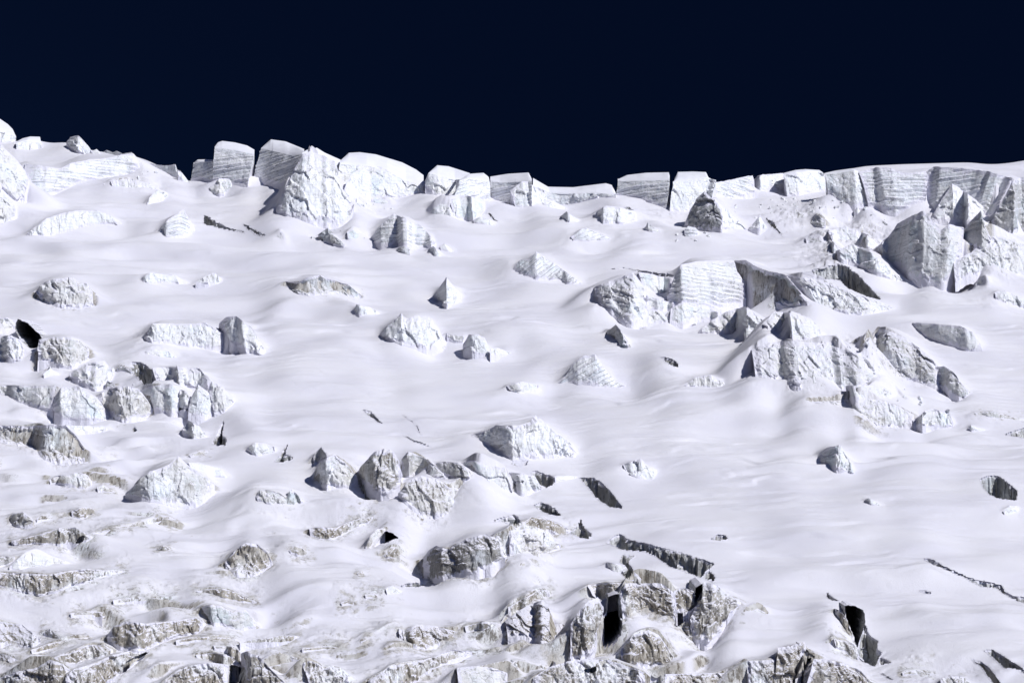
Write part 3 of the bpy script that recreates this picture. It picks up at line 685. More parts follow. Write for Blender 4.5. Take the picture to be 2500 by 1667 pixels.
# ------------------------------------------------------------------ what stands on the slope
# tile | kind | style | label | crest line | foot line | options      (tile coordinates: 3.266 per photo pixel)
SPEC = """
A1|snow_block|w|rounded snow block highest on the skyline where the ridge is cut by the picture edge|-90,150 0,165 100,195 128,214|-90,262 0,262 70,255 120,250|top=-90,10_0,70_60,110_100,150_127,207 m=0
A1|snow_block|w|low flat-topped snow dome on the skyline next to the highest snow block|130,262 220,238 325,264|130,300 220,330 335,300|top=130,250_180,222_240,208_318,210_326,256 m=0
A1|ice_cliff|m|dirty yellow-stained cliff tumbling below the highest snow block|-60,260 0,262 120,380 200,480 230,560|-60,620 0,625 60,700 110,745 192,718|m=20 f=0.3
A1|ice_cliff|m|stained wedge of ice under the yellow cliff at the picture edge|-60,610 0,615 70,700 132,785|-60,925 0,925 60,902 118,868|m=14
A1|ice_block|w|small cube of ice on the skyline with a shaded face and a sharp bright corner|533,250 560,210 625,200 680,255 736,328|533,285 580,310 625,338 680,345 736,345|m=0 off=533,5_620,0_736,2 k=0.1 f=0
A1|ice_cliff|l|long banded ice wall below the cube-topped snow dome|200,425 330,440 480,470 560,420 700,395 860,380 970,352 1060,352 1115,440|190,728 370,690 500,640 640,565 800,552 950,535 1050,525 1115,475|off=190,5_370,1_1115,0 m=22
A1|ice_chunk|w|row of broken snow crumbs standing on the skyline beside the cube|825,330 850,314 900,334 930,322 980,344 1050,332 1065,362|830,352 930,362 1065,376|m=0
A1|ice_chunk|b|tiny shaded fin on the skyline against the cube of ice|735,322 770,308 800,335|735,345 800,348|m=0
A1|ice_cliff|b|jagged bluish outcrop on the skyline where the ridge drops to the dark gap|1200,420 1250,432 1310,440 1400,430 1412,470 1440,480 1462,530|1215,445 1290,490 1400,535 1462,565|m=0 f=-.4
A1|ice_cliff|w|thin crusty slab edge slanting down under the dark gap in the skyline|1420,478 1450,495 1500,560 1560,600 1622,640|1420,520 1480,580 1560,622 1625,655|m=0
A1|ice_block|l|low grey stub block leaning against the first tall skyline block|1542,430 1575,412 1712,404|1522,556 1620,550 1712,572|top=1548,415_1575,392_1712,389 m=0 f=-.65
A1|ice_block|l|first tall skyline block with grey banding and a sloping snow top|1712,300 1770,302 1900,322 2028,352|1698,575 1780,590 1860,595 1975,590|top=1712,290_1735,255_1770,243_1870,255_1970,280_2035,318 m=0 f=-.65
A1|serac|m|snow-topped boulder of ice with a dark triangular face under the stub block|1590,680 1655,630 1722,572 1745,545 1800,540 1862,562|1590,690 1680,690 1760,684 1805,674 1862,602|off=1590,6_1750,1_1862,2 m=12 k=0.2
A1|ice_chunk|g|small grey stone-like chunk on the snow under the banded wall|950,595 970,585 995,625|955,615 975,636 995,638|m=2
A1|ice_chunk|w|bright sliver of ice with a curling dark edge below the banded wall|1165,745 1190,700 1255,622 1335,655|1168,752 1205,768 1290,710 1340,690|m=6
A1|serac|w|low white whaleback with a dark nose, wide and rounded|200,995 330,890 372,860 480,822 620,797 780,797 880,832 975,900|200,1000 330,1008 430,988 560,962 700,918 850,903 905,907 975,918|off=200,7_420,0_975,0 m=30 f=.2
A1|serac|l|triangular serac ruled by slanting dark layers|1248,968 1340,870 1470,783 1500,850 1556,950|1250,978 1310,1012 1400,1030 1490,1012 1556,958|a=-20 m=14
A1|crevasse|g|small striped opening in the snow beside the triangular layered serac|1622,828 1700,860 1722,880 1830,935 1960,955|1622,905 1715,932 1830,962 1962,980|D=5
A1|crevasse|k|short dark slot slanting down next to the striped opening|1935,895 2050,950 2120,985|1940,922 2040,992 2108,1008|D=6
A1|ice_chunk|w|low cracked bump in the middle of smooth snow, rounded end up|1120,1340 1200,1290 1270,1302 1400,1312 1482,1370|1120,1346 1180,1382 1290,1372 1482,1387|m=8
A1|ice_chunk|m|low rubble knot just beyond the cracked bump|1560,1365 1640,1320 1710,1290 1768,1340|1560,1372 1650,1388 1740,1388 1768,1352|m=8
A1|serac|d|grooved rock-like lump of dirty ice alone in the upper snowfield|290,1440 350,1370 420,1345 590,1328 620,1390 690,1368 740,1450|330,1500 400,1560 500,1578 640,1582 745,1562|m=22
A2|ice_block|l|second tall skyline block, grey front under a broad sloping snow cap|58,305 150,322 290,355 400,352|-12,575 60,585 200,600 330,610|top=58,300_75,283_133,231_250,247_400,308 m=0 f=-.6
A2|ice_block|w|snow shoulder rising behind the great white serac|385,345 450,340 560,380 692,440|385,460 500,480 692,520|top=385,335_420,315_500,297_560,335_692,394 m=0
A2|serac|w|great white serac with a saw-toothed edge and faint level bands, tallest in the field|178,785 215,690 265,590 320,470 360,400 385,345 450,325 560,362 650,412 672,480 702,620 795,745|178,805 230,835 300,865 380,908 430,928 480,942 560,947 640,942 700,932 730,902 770,842 800,757|off=178,5_260,1_400,0_800,0 m=18 lean=.42 a=-5 k=.12 f=.3
A2|ice_block|b|broad snow dome on the skyline with a shaded hollow front|685,422 760,432 900,440 1060,482 1210,562 1352,592|668,520 760,700 900,722 1080,702 1200,692 1345,645|top=688,400_755,338_840,333_970,350_1180,414_1290,470_1372,532 m=0
A2|serac|w|smooth white buttress standing against the shaded front of the broad dome|712,640 770,520 870,437 912,482 938,585|708,695 760,718 830,722 900,703 938,695|m=0 k=.2 lean=.4
A2|serac|w|curved white shell of ice beside the smooth buttress|935,442 1020,452 1110,502 1200,562 1242,645|940,662 1085,708 1120,727 1210,703 1244,685|off=935,4_1080,0_1244,0 m=0 k=.2 lean=.4
A2|ice_chunk|b|string of bluish rubble at the foot of the buttress and shell|940,700 1000,690 1060,720 1110,775|945,735 1040,765 1110,795|m=3
A2|ice_chunk|w|snow-dusted boulder in the notch between the broad dome and the next block|1300,640 1340,605 1400,605 1462,670|1300,658 1380,692 1462,695|m=3 off=1300,2_1360,0
A2|ice_block|w|tilted skyline block with a dark corner and white banded front|1365,575 1392,500 1470,520 1600,548 1722,532|1367,600 1400,640 1460,692 1590,692 1722,660|top=1365,560_1400,490_1460,437_1550,445_1722,500 m=0 off=1365,4_1465,0
A2|ice_block|l|smaller wedge block with slanting shade pressed against the tilted one|1608,650 1640,560 1700,545 1860,560 1886,620|1600,685 1700,705 1800,715 1884,722|top=1640,550_1720,505_1830,497_1872,530_1886,600 m=0 a=-25
A2|serac|b|pale blue pedestal of ice under the wedge block|1558,715 1640,677 1790,687 1842,722|1600,850 1690,882 1750,888 1842,800|m=6
A2|serac|w|rounded white tooth with a dark slit, beside the pale blue pedestal|1372,850 1430,775 1500,728 1560,760 1622,850|1375,860 1450,882 1560,897 1622,892|off=1372,4_1440,0 m=8
A2|ice_chunk|w|low bright hump in front of the pale blue pedestal|1750,872 1800,850 1870,862 1925,912|1752,888 1830,907 1925,927|m=5
A2|crevasse|k|short dark notch slanting beside the low bright hump|1853,790 1890,818 1950,890|1858,816 1885,850 1945,897|D=5
A2|serac|l|stepped serac of thick level layers with a snow cap, alone in the snow|928,1018 1010,912 1110,820 1200,862 1340,915 1400,1000 1452,1060|930,1030 985,1070 1100,1082 1280,1102 1420,1092 1454,1072|off=928,7_1010,1_1454,0 m=18 lean=.5 f=.15
A2|ice_chunk|m|round boulder fallen under the stepped serac|1135,1105 1180,1076 1242,1100|1140,1120 1200,1152 1242,1160|m=3
A2|ice_chunk|w|angular crumb under the corner of the stepped serac|1390,1100 1430,1082 1482,1140|1392,1120 1440,1165 1482,1172|m=3
A2|ice_chunk|w|flat scoop-shaped slab beside the stepped serac|1480,1085 1520,1060 1602,1125|1490,1100 1540,1127 1602,1136|m=3
A2|serac|g|small grey-brown rock-like tooth under the great white serac|515,992 590,930 650,1000 722,1060|530,1012 560,1052 650,1077 722,1084|m=5
A2|ice_chunk|b|turquoise bowl-shaped chunk near the grey-brown tooth|742,965 790,948 845,992|750,1025 822,1052 845,1032|blue=1.0 m=4
A2|ice_chunk|m|thin stub of ice at the rim of an oval dip|183,1000 210,970 240,1040 262,1068|188,1035 215,1076 262,1092|m=3
A2|ice_cliff|g|arched dirty cliff like a yawning mouth in the upper snow|250,1362 340,1372 430,1332 520,1315 620,1350 760,1392 862,1482|258,1397 340,1467 440,1477 560,1467 660,1457 760,1482 862,1506|bulge=-2 f=0.1 dark=0.15 m=20
A2|serac|w|sharp lone pyramid of white ice with a dark side|1440,1482 1490,1390 1533,1328 1580,1385 1652,1460|1440,1502 1480,1532 1520,1570 1580,1565 1652,1500|off=1440,6_1500,2_1533,-1_1652,2 m=10 k=.15
B2|serac|w|tiny pyramid with a black left flank below the arched cliff|752,110 800,85 818,42 870,52 930,66 1002,112|752,117 835,132 900,130 1002,122|off=752,4_840,0 m=5
A3|ice_block|l|flat-lying skyline block with grey layered front between wedge block and low saddle|-140,560 -60,575 60,570 190,568|-130,700 0,768 110,778 190,745|top=-145,528_0,505_165,495_192,550 m=0 f=-.7
A3|serac|w|cluster of shattered pinnacles in front of the flat-lying skyline block|20,640 110,565 160,567 240,630 300,662 332,760|60,770 150,792 240,802 332,792|m=0
A3|ice_block|w|long low snow slab over a shaded hollow on the skyline saddle|200,598 330,652 500,662 700,657 860,670|270,722 440,772 620,727 700,692 860,677|top=196,536_320,608_520,612_700,590_780,580_830,594_860,656 m=0 f=-.6
A3|ice_chunk|b|rounded blue-grey lump at the mouth of the shaded hollow|270,730 340,715 400,740 466,770|320,787 400,792 466,780|m=3
A3|ice_block|l|wide skyline block with neat level bands and a snow roof|876,562 1000,562 1150,558 1290,556|863,680 1000,690 1100,715 1262,785|top=885,545_950,515_1100,497_1285,493_1290,520 m=0 f=-.75 k=.1
A3|ice_block|w|square skyline block across the narrow crack from the wide banded one|1316,572 1470,556 1590,532 1660,562|1290,800 1400,835 1500,790 1620,725|top=1322,565_1355,490_1480,487_1580,491_1602,540_1660,556 m=0 k=.15
A3|ice_block|l|leaning slab with upslanting lines beyond the square skyline block|1622,574 1690,568 1850,536 1952,516 1965,560|1650,662 1740,707 1850,702 1965,662|m=4 a=12
A3|serac|k|dark brown pointed block like a standing stone, in front of the square block|1408,905 1450,800 1510,700 1570,645 1640,712 1702,790 1712,830|1412,928 1480,952 1560,972 1640,962 1705,970|f=-.9 k=0 m=0 a=-30 T=4
A3|serac|w|white plane of ice running out behind the dark standing stone|1645,702 1760,802 1902,940|1700,962 1800,952 1902,950|m=10 k=.1 off=1645,3_1902,0
A3|ice_chunk|l|small layered cone at the foot of the dark standing stone|1405,945 1440,920 1500,935 1512,962|1410,987 1450,1012 1512,1002|m=2
A3|ice_chunk|w|tiny sharp fin of snow on the slope below the wide banded block|1090,945 1112,893 1150,925 1216,960|1092,954 1130,957 1160,967 1216,974|off=1090,2_1115,0 m=3
A3|ice_chunk|w|small fin with a dark tip at the foot of the low slab|420,842 467,805 500,830 572,880|422,852 465,882 520,892 572,892|off=420,2_470,0 m=3
A3|ice_cliff|w|rough frosted patch breaking the smooth mound below the saddle|690,818 790,757 900,777 1012,802|690,862 800,902 900,912 1012,882|m=12
A3|crevasse|g|small oval pit on the mound beyond the frosted patch|915,772 960,768 1012,795|920,800 965,810 1010,808|D=3
A3|ice_cliff|l|low frosted ledges at the front edge of the same mound|500,1005 570,950 620,932 720,972 822,1022|520,1032 600,1042 700,1037 822,1032|a=-25 m=10
A3|serac|l|tilted serac with steeply slanting ribs like a roof, in open snow|30,1265 90,1195 170,1185 225,1122 350,1202 480,1302 602,1382|45,1282 130,1312 230,1352 310,1342 400,1362 500,1372 602,1388|a=-42 m=20 off=30,3_220,0
A3|crevasse|m|long thin crack curving across the snow towards the rounded white serac|760,1262 950,1250 1050,1270 1200,1292 1325,1298|760,1268 950,1262 1050,1285 1200,1330 1325,1330|D=5
A3|serac|b|sunken bluish facets below the long thin crack|1040,1292 1130,1300 1200,1320 1300,1342|1080,1402 1170,1462 1220,1482 1290,1402|m=4 k=.2
A3|ice_cliff|m|crumbling frosted cliff before the rounded white serac|690,1405 870,1342 1000,1290 1050,1352 1112,1442|720,1530 800,1600 900,1700 1000,1722 1112,1692|m=20 lean=.6
A3|ice_cliff|m|low ribbed foot joining the frosted cliff and the rounded serac|1110,1472 1200,1502 1322,1532|1110,1562 1220,1602 1312,1572|m=6
A3|serac|l|rounded white serac with faint contour bands, like a bread loaf|1268,1485 1320,1342 1370,1232 1500,1202 1700,1195 1800,1195 1830,1282 1890,1372 1897,1482|1280,1532 1400,1562 1550,1592 1700,1592 1800,1562 1850,1542 1897,1502|off=1268,2_1400,0_1897,2 m=28 k=.1 dirt=.25
A4|ice_cliff|g|dark greenish-blue concave wall curving away from the loaf-shaped serac|-185,1197 -100,1190 0,1252 100,1287 215,1302 300,1402 396,1525|-90,1502 -20,1532 100,1547 220,1557 300,1562 396,1537|f=-1.1 k=0 m=24 bulge=-3 dark=.42 blue=.8
A4|ice_cliff|m|long fluted pale cliff running down from the dark concave wall|228,1312 500,1352 700,1432 900,1502 1102,1568|395,1562 500,1602 700,1622 850,1642 1000,1602 1102,1577|m=22 lean=.5
A4|crevasse|k|deep brown hollow under a snow brow, between the loaf serac and the blue cliffs|350,1290 500,1250 640,1215 720,1240 820,1320 880,1390 985,1500|360,1302 520,1342 650,1352 720,1420 800,1452 870,1482 985,1513|D=12
A4|ice_block|w|bright skyline wedge with a triangular snow face, third along from the narrow crack|-22,545 0,522 40,510 150,505 205,500|-20,682 60,642 110,602 232,662|m=4 off=-22,4_20,0
A4|ice_block|w|squat skyline block with one shaded and one bright face|208,512 320,502 400,490 510,490 532,522|233,682 330,665 420,662 542,642|top=205,500_300,475_380,468_490,475_520,495_532,518 m=0 off=208,0_325,-3_330,-3_542,0
A4|ice_block|b|ribbed grey skyline block leaning on the long banded wall|540,512 650,497 770,480 802,502 872,700|560,642 660,762 790,792 880,752|top=538,498_620,480_750,462_795,480_805,500_872,690 m=0 f=-.1 off=540,0_780,0_872,4
A4|ice_cliff|l|pale banded bay of the summit wall hanging over a curved shadow|805,492 870,472 950,452 1060,457 1140,490 1230,497 1352,482|880,742 980,802 1100,862 1230,752 1337,742|m=18 k=.1 f=.1
A4|ice_cliff|l|long grey summit wall ruled with dark level bands|1355,482 1400,447 1600,457 1850,487 2032,547|1332,792 1500,822 1700,842 1882,832|m=25 k=0.12 f=-.45 dark=.1 a=-6 bulge=0 lean=.1
A4|ice_cliff|g|dark shadowed buttress closing the banded summit wall|1862,880 1990,642 2050,547 2130,532 2270,560|1870,952 1950,992 2050,1012 2270,1022|f=-.7 k=0 m=20
A4|serac|w|tilted diamond slab of smooth pale ice leaning on the banded wall|1382,850 1460,722 1550,580 1700,682 1882,830|1390,872 1500,882 1640,922 1760,882 1872,842|m=6 k=.1 lean=.7 off=1382,2_1550,0_1882,3 dirt=.0
A4|serac|b|massive blue-shadowed serac with a dark flank and pale crest, under the diamond slab|930,1105 1040,1012 1110,902 1200,852 1320,797 1380,862 1460,952 1530,907 1642,932|945,1132 1000,1202 1120,1262 1220,1382 1310,1402 1400,1412 1500,1402 1560,1352 1602,1302|off=930,12_1180,2_1300,-2_1340,-2_1602,0 k=0 f=0 m=8 dark=.12
A4|serac|g|dark thorn-shaped spire between the diamond slab and the fluted blue base|1590,1015 1680,902 1780,800 1800,902 1852,1002|1600,1102 1680,1142 1740,1112 1790,1142 1852,1062|off=1590,5_1780,-1_1852,1 k=0 m=4 dark=.3
A4|ice_cliff|d|broad tan-stained apron of ice below the shadowed buttress|1560,1205 1700,1132 1850,1002 2000,1012 2123,1052 2270,1072|1572,1372 1680,1322 1780,1302 1900,1342 2123,1332 2270,1322|m=15 lean=.6 dirt=.5
A4|ice_cliff|m|pale crumbled slope of ice at the foot of the massive blue serac|620,1122 750,1062 900,1112 1000,1212 1182,1372|640,1182 760,1222 900,1292 1000,1322 1182,1392|m=10 lean=.6 dirt=.2
A4|ice_chunk|g|dark-streaked knob on the snow apron under the ribbed grey block|420,905 460,822 540,872|425,917 500,947 540,932|m=6
A4|ice_chunk|w|small bright boulder at the foot of the ribbed grey block|635,785 650,765 690,800|636,800 655,810 690,812|m=1
A4|ice_chunk|w|leaning bright sliver beside the ribbed grey block|768,800 795,770 838,835|770,815 800,832 838,842|m=1
A4|ice_chunk|k|lone dark stone-like chunk on clean snow below the banded bay|975,895 1005,882 1038,905|978,905 1005,916 1038,918|m=1
A3|serac|w|slim thorn of ice beside the white plane, with a grey flank|1918,945 2010,832 2062,932|1920,950 1990,957 2062,947|off=1918,4_2000,0 m=4
A4|crevasse|k|narrow dark cleft slicing down the white apron beside the slim thorn|60,850 125,880 210,1005|62,866 90,915 205,1012|D=4
A4|ice_chunk|m|snow-plastered boulder on the slope under the tan apron|1735,1382 1780,1345 1832,1402|1740,1402 1790,1432 1832,1452|m=3
A4|ice_cliff|m|scattered shelf of frosted rubble under the tan apron|1890,1452 1960,1432 2060,1472 2123,1502 2220,1522|1900,1502 2000,1542 2123,1570 2220,1582|m=8
A4|crevasse|g|tiny slit in the snow between the tan apron and the deep brown hollow|1298,1466 1330,1480 1362,1502|1300,1474 1330,1490 1360,1506|D=3
B1|ice_cliff|m|pale broken wall at the picture edge beside a dark arch|-60,150 0,152 60,147 122,182|-60,292 0,292 60,272 112,242|m=12
B1|crevasse|k|black arched cleft plunging between two dirty ice cliffs|115,235 140,155 220,192 330,292|130,262 190,402 210,482 302,497|D=20 dark=.5
B1|ice_cliff|m|pale cliff with a blue seep, left of the black arched cleft|-60,300 0,302 90,287 150,322 192,372|-60,492 0,492 90,502 185,502 196,472|m=10
B1|ice_cliff|d|dirty mottled cliff beside the black arched cleft|310,322 420,302 560,302 640,322 712,402|302,497 400,502 480,542 570,572 640,532 712,492|m=18 blue=.35
B1|serac|m|snow-backed slab with a small dark hole at its corner|560,592 610,560 700,512 830,488 902,572|570,637 620,637 700,702 760,747 840,702 902,602|off=560,3_630,0 m=10 lean=.7
B1|ice_chunk|w|low pale crumbs below the mottled cliff|340,600 400,552 472,592|350,612 430,602 472,602|m=5
B1|ice_cliff|b|shadowed ledge with blue facets under an overhanging snow lip|-60,690 0,687 250,690 440,692|-60,752 0,752 130,817 280,862 425,905|m=18 f=-.1 dirt=.5
B1|ice_cliff|b|large pale blue wall split by a narrow black crack|425,800 485,702 640,692 700,742 760,772 862,902|430,907 520,962 640,977 740,977 850,967 882,922|off=425,3_490,0 m=14
B1|serac|d|brown-topped block with a dark flank, among the crowded cliffs|760,780 860,712 1000,692 1100,712 1180,812 1227,892|770,792 840,892 920,942 980,1012 1080,962 1227,917|off=760,6_900,0 m=12
B1|crevasse|g|grey shadowed wall dropping into a snow-floored pit|1030,545 1050,495 1130,500 1210,550 1245,630|1035,560 1100,640 1150,690 1200,680 1245,645|D=8
B1|ice_cliff|m|pale stained wall above the crowded blue cliffs, under a wide smooth slope|1212,542 1400,542 1590,552 1662,642|1247,652 1350,652 1450,702 1662,722|m=22
B1|serac|b|pale block with a dark shaded flank, in the middle of the crowded cliffs|1110,732 1200,692 1350,682 1442,702|1150,792 1240,882 1330,932 1430,922|off=1150,6_1245,0 m=8
B1|serac|m|narrow pinnacle over a green-black hole in the crowded cliffs|1440,722 1490,735 1512,782|1425,897 1470,872 1502,897|m=3
B1|crevasse|k|green-black hole under the narrow pinnacle|1422,860 1460,862 1502,870|1425,927 1470,932 1500,925|D=8 dark=.5
B1|serac|b|blue-veined fan of ice beside the green-black hole|1515,802 1580,682 1660,742 1712,802|1500,932 1570,947 1640,952 1710,902|m=6
B1|serac|m|crooked block with black joints at the end of the crowded cliffs|1662,702 1690,657 1770,692 1862,792|1710,912 1750,922 1800,902 1850,832|m=12
B1|ice_chunk|k|dark rim of rubble above the snow-floored pit|930,552 960,526 1000,542 1047,577|940,577 990,577 1047,602|m=3
B1|ice_chunk|k|small dark triangular tooth beside the snow-floored pit|838,690 860,642 920,685|840,707 880,702 920,697|m=2
B1|crevasse|k|small black diamond-shaped hole in smooth snow below the crowded cliffs|1040,1035 1070,1002 1110,1030 1075,1065||D=7 dark=.3 pit=1
B1|ice_cliff|w|bright narrow snow ledge with a straight edge|525,1006 700,1010 847,1012|530,1042 700,1060 847,1052|m=8
B1|ice_cliff|d|dark-hollowed dirty cliff curving out from the picture edge|-60,1005 0,1007 250,1012 400,1002 520,1007 600,1082 672,1192|-60,1140 0,1142 120,1172 270,1212 380,1302 500,1332 672,1312|bulge=-2 m=20 f=.1
B1|crevasse|k|branching dark shadowed rift in smooth snow under the crooked block|1685,1160 1720,1080 1780,962 1795,980 1770,1080 1815,1115 1800,1180 1768,1160 1740,1175||D=9 dark=.45
B1|ice_chunk|m|low stained bump near the branching dark rift|1450,1042 1500,967 1590,1012 1652,1092|1470,1072 1540,1117 1600,1112 1652,1102|m=8
B1|ice_chunk|d|flat brown-stained patch above the tall blue-white serac|1505,1245 1590,1207 1667,1217|1520,1257 1590,1247 1667,1232|m=5
B1|serac|w|tall blue-white serac with deep vertical flutes and a dark notch at its peak|1000,1548 1080,1472 1130,1412 1200,1372 1345,1322 1420,1250 1520,1342 1640,1402 1712,1482|1000,1557 1090,1582 1190,1620 1300,1634 1440,1654 1610,1674 1650,1622 1712,1542|off=1000,8_1120,1_1300,0_1712,1 m=22 k=.15 blue=.35 dirt=.4
B1|ice_cliff|w|ridge of white ice trailing from the peak of the tall blue-white serac|1500,1300 1600,1312 1750,1342 1832,1440|1520,1342 1650,1402 1760,1422 1832,1450|m=10
B1|ice_cliff|d|ragged brown-black ledge in the snow beside the tall blue-white serac|390,1442 440,1407 540,1402 630,1377 700,1402 732,1462|400,1462 500,1482 560,1492 680,1522 732,1482|m=14
B1|ice_chunk|d|small brown outcrop trailing from the ragged ledge|770,1500 820,1477 917,1535|780,1522 850,1537 917,1542|m=4
B1|ice_cliff|w|wide white crumbled cliff with yellow stains on the open slope|1150,315 1180,242 1220,192 1330,197 1500,202 1640,187 1750,262 1802,302|1150,327 1220,352 1350,352 1480,382 1620,402 1720,402 1802,342|m=22 dirt=.4
B1|serac|w|fan-shaped white serac beside the yellow-stained cliff|1745,192 1800,142 1880,132 2000,222 2080,342 2112,402|1790,292 1860,372 1960,422 2060,452 2100,447 2115,432|m=20
B1|ice_chunk|w|low frosted lumps below the yellow-stained cliff|1150,420 1230,397 1330,412 1407,452|1165,442 1240,472 1330,482 1407,482|m=6
B1|ice_cliff|w|white wedge of ice at the rim of a long smooth hollow|1960,1202 2030,1142 2123,1152 2190,1182|1990,1217 2050,1262 2123,1242 2190,1222|m=8 dirt=.3
B2|serac|w|broad white serac split by two dark vertical joints|1000,285 1080,202 1175,112 1215,165 1300,127 1410,142 1480,242 1532,372|1005,300 1110,332 1190,367 1270,387 1340,402 1420,412 1480,407 1532,397|off=1000,7_1060,2_1175,0_1532,0 m=22 lean=.5
B2|serac|w|small square serac with a grey flank, downslope of the split white one|1665,362 1710,287 1780,277 1840,312 1882,402|1670,407 1730,432 1800,447 1860,454 1882,447|off=1665,4_1735,0 m=8
B2|ice_chunk|w|low white tail of ice beside the small square serac|1882,392 1940,387 2062,430|1882,452 1960,447 2062,442|m=5
B2|ice_chunk|m|low rubble between the split serac and the small square one|1535,270 1590,287 1680,292|1540,302 1600,347 1665,352|m=4
B2|crevasse|m|short shaded slit alone in the middle of the snowfield|860,877 930,882 970,932 1032,995|865,887 930,942 970,968 1025,1000|D=5
B2|crevasse|m|hairline crack zigzagging over smooth snow|1180,918 1260,965 1310,1010 1320,1055 1352,1085|1180,924 1255,975 1298,1020 1308,1062 1352,1092|D=3
B2|crevasse|m|thin curved crack just below the zigzag one|1180,1078 1280,1125 1420,1170|1185,1086 1280,1142 1420,1180|D=3
B2|serac|m|wide white pyramid with a brown cave under its shoulder|1735,1082 1870,1042 1930,1007 2100,1012 2200,982 2245,925 2330,987 2420,1072 2515,1132 2587,1255|1740,1092 1850,1152 1950,1242 2020,1287 2120,1292 2240,1277 2330,1270 2450,1270 2530,1270 2587,1267|off=1735,7_1950,4_2060,0_2587,0 m=24 k=.15 dirt=.3
B2|crevasse|k|black crooked opening below a snow hollow|148,1302 200,1245 262,1150 292,1122 250,1232 322,1252 300,1285 220,1302||D=9 dark=.3 pit=1
B2|serac|g|dark fin rising from a wedge of snow beside the black crooked opening|475,1252 500,1212 540,1178 582,1242|480,1330 520,1292 582,1262|m=5
B2|serac|m|white-fronted serac with a dark overhanging flank and a small black hollow|485,1430 520,1292 640,1234 700,1282 780,1352 822,1412|490,1462 545,1512 620,1502 700,1512 760,1512 830,1442|off=490,7_580,0_830,0 m=12 k=.1 blue=.4
B2|serac|d|tall domed serac with a black flank and tan vertical streaks|815,1387 880,1312 960,1222 1040,1192 1120,1212 1160,1292 1172,1402|830,1402 900,1482 960,1542 1010,1577 1070,1572 1110,1552 1165,1482|off=830,9_920,1_1165,0 m=14 k=.1 blue=.4
B2|serac|g|grey and tan block with scooped hollows beside the tall domed serac|1168,1402 1190,1262 1230,1212 1330,1252 1440,1322 1532,1402|1168,1447 1220,1452 1290,1402 1400,1422 1532,1432|m=12 off=1168,5_1290,0 dark=.15
B2|serac|d|tan fan-fluted serac like a curtain, topped by a snow scoop|1150,1547 1240,1442 1330,1407 1480,1442 1560,1502 1702,1522|1180,1572 1250,1650 1320,1722 1330,1745 1400,1765 1540,1745 1600,1615 1702,1555|m=10 k=.15 dirt=.6 lean=.4
B2|ice_cliff|g|brown shadowed lip with a ragged fringe above the fan-fluted serac|1440,1312 1520,1292 1620,1302 1710,1352 1722,1392|1450,1362 1530,1402 1580,1432 1690,1447 1722,1442|m=10
B2|ice_cliff|b|bluish curved cliff with pale flutes, sloping down|1640,1312 1740,1282 1900,1332 2000,1342 2052,1452|1730,1392 1800,1462 1900,1532 1990,1562 2060,1577|m=12
B3|crevasse|g|dark oval dip just under the wide white pyramid|15,1305 90,1270 160,1272 165,1290|20,1312 90,1342 150,1327 165,1300|D=4
B3|ice_cliff|m|curled ledges of white and brown ice beside the dark oval dip|10,1382 120,1387 215,1412 267,1502|20,1442 60,1512 120,1570 210,1532 267,1520|m=8
B3|crevasse|k|dark rounded shadow pit in the snow beside the curled ledges|175,1375 230,1365 300,1390 368,1410|190,1397 260,1482 310,1507 366,1478|D=6
B3|ice_cliff|w|low level ledge of frosted ice between two dark pits|372,1412 470,1407 552,1412|377,1452 470,1442 552,1427|m=8
B3|crevasse|k|steep dark wall slanting down in open snow, grooved like bark|555,1418 700,1420 770,1470 850,1562 920,1662|570,1432 640,1502 700,1582 800,1657 925,1674|D=10
B3|ice_chunk|g|grey crumbled nose of a snow drift with bright crumbs below|790,262 860,202 900,252 962,362|800,292 850,322 900,387 955,394|m=4 off=790,3_880,0
B3|crevasse|g|small smooth dark slab showing through the snow|1210,457 1290,466 1340,490 1387,545|1220,472 1270,510 1320,538 1387,549|D=4
B3|serac|l|shark-fin serac with curving grey strata|385,685 460,612 520,517 600,452 695,440 770,542 850,642 942,690|390,692 470,667 560,667 640,677 720,692 800,707 860,702 942,697|off=385,6_560,1_700,0_942,0 m=16 a=-30
B3|ice_chunk|m|low brownish scab of ice above a wide smooth hollow|-10,690 120,657 242,682|20,732 100,757 242,714|m=8
B3|ice_chunk|m|low ribbed hump with a dark slot on the open slope|1400,690 1500,622 1620,604 1700,652 1802,705|1420,694 1520,697 1620,707 1700,714 1802,712|m=8
B3|serac|m|broad serac with a grey-blue flank and tan rubble crest|1520,262 1620,172 1760,92 1890,62 1990,132 2112,222|1525,270 1640,272 1780,270 1830,267 1900,342 2000,312 2112,272|off=1520,8_1780,1_2112,0 m=16 lean=.5
B3|ice_cliff|b|row of small shaded grottoes under the frosted cliffs|1300,77 1390,22 1480,62 1560,42 1642,82|1290,180 1400,222 1480,162 1560,142 1642,112|m=4
B3|ice_cliff|m|line of crumbs along the slope below the frosted cliff|690,112 850,132 960,182 1102,242|700,127 850,152 970,212 1102,260|m=4
B3|ice_chunk|w|solitary frosted tooth low in the smooth snowfield|915,1322 1010,1287 1060,1270 1120,1332 1202,1372|925,1342 980,1412 1060,1442 1140,1457 1202,1374|m=8 lean=.6
B4|ice_cliff|m|wide slope of pale striated ice, combed with fine vertical streaks|-50,402 100,342 300,332 500,352 620,382 820,442 900,482 1002,642|-20,602 100,642 300,702 420,722 540,722 690,757 900,702 1045,682|m=15 lean=1.0 k=.3 dirt=.5
B4|serac|w|jumbled white blocks just under the dark concave wall|40,200 130,102 300,112 420,152 490,212 512,292|80,212 180,282 300,332 400,332 460,332 512,312|m=8 lean=.6 dirt=.25
B4|crevasse|g|dark slanted joint between jumbled blocks and the fluted cliff|320,92 350,62 432,182|325,107 375,165 428,192|D=4
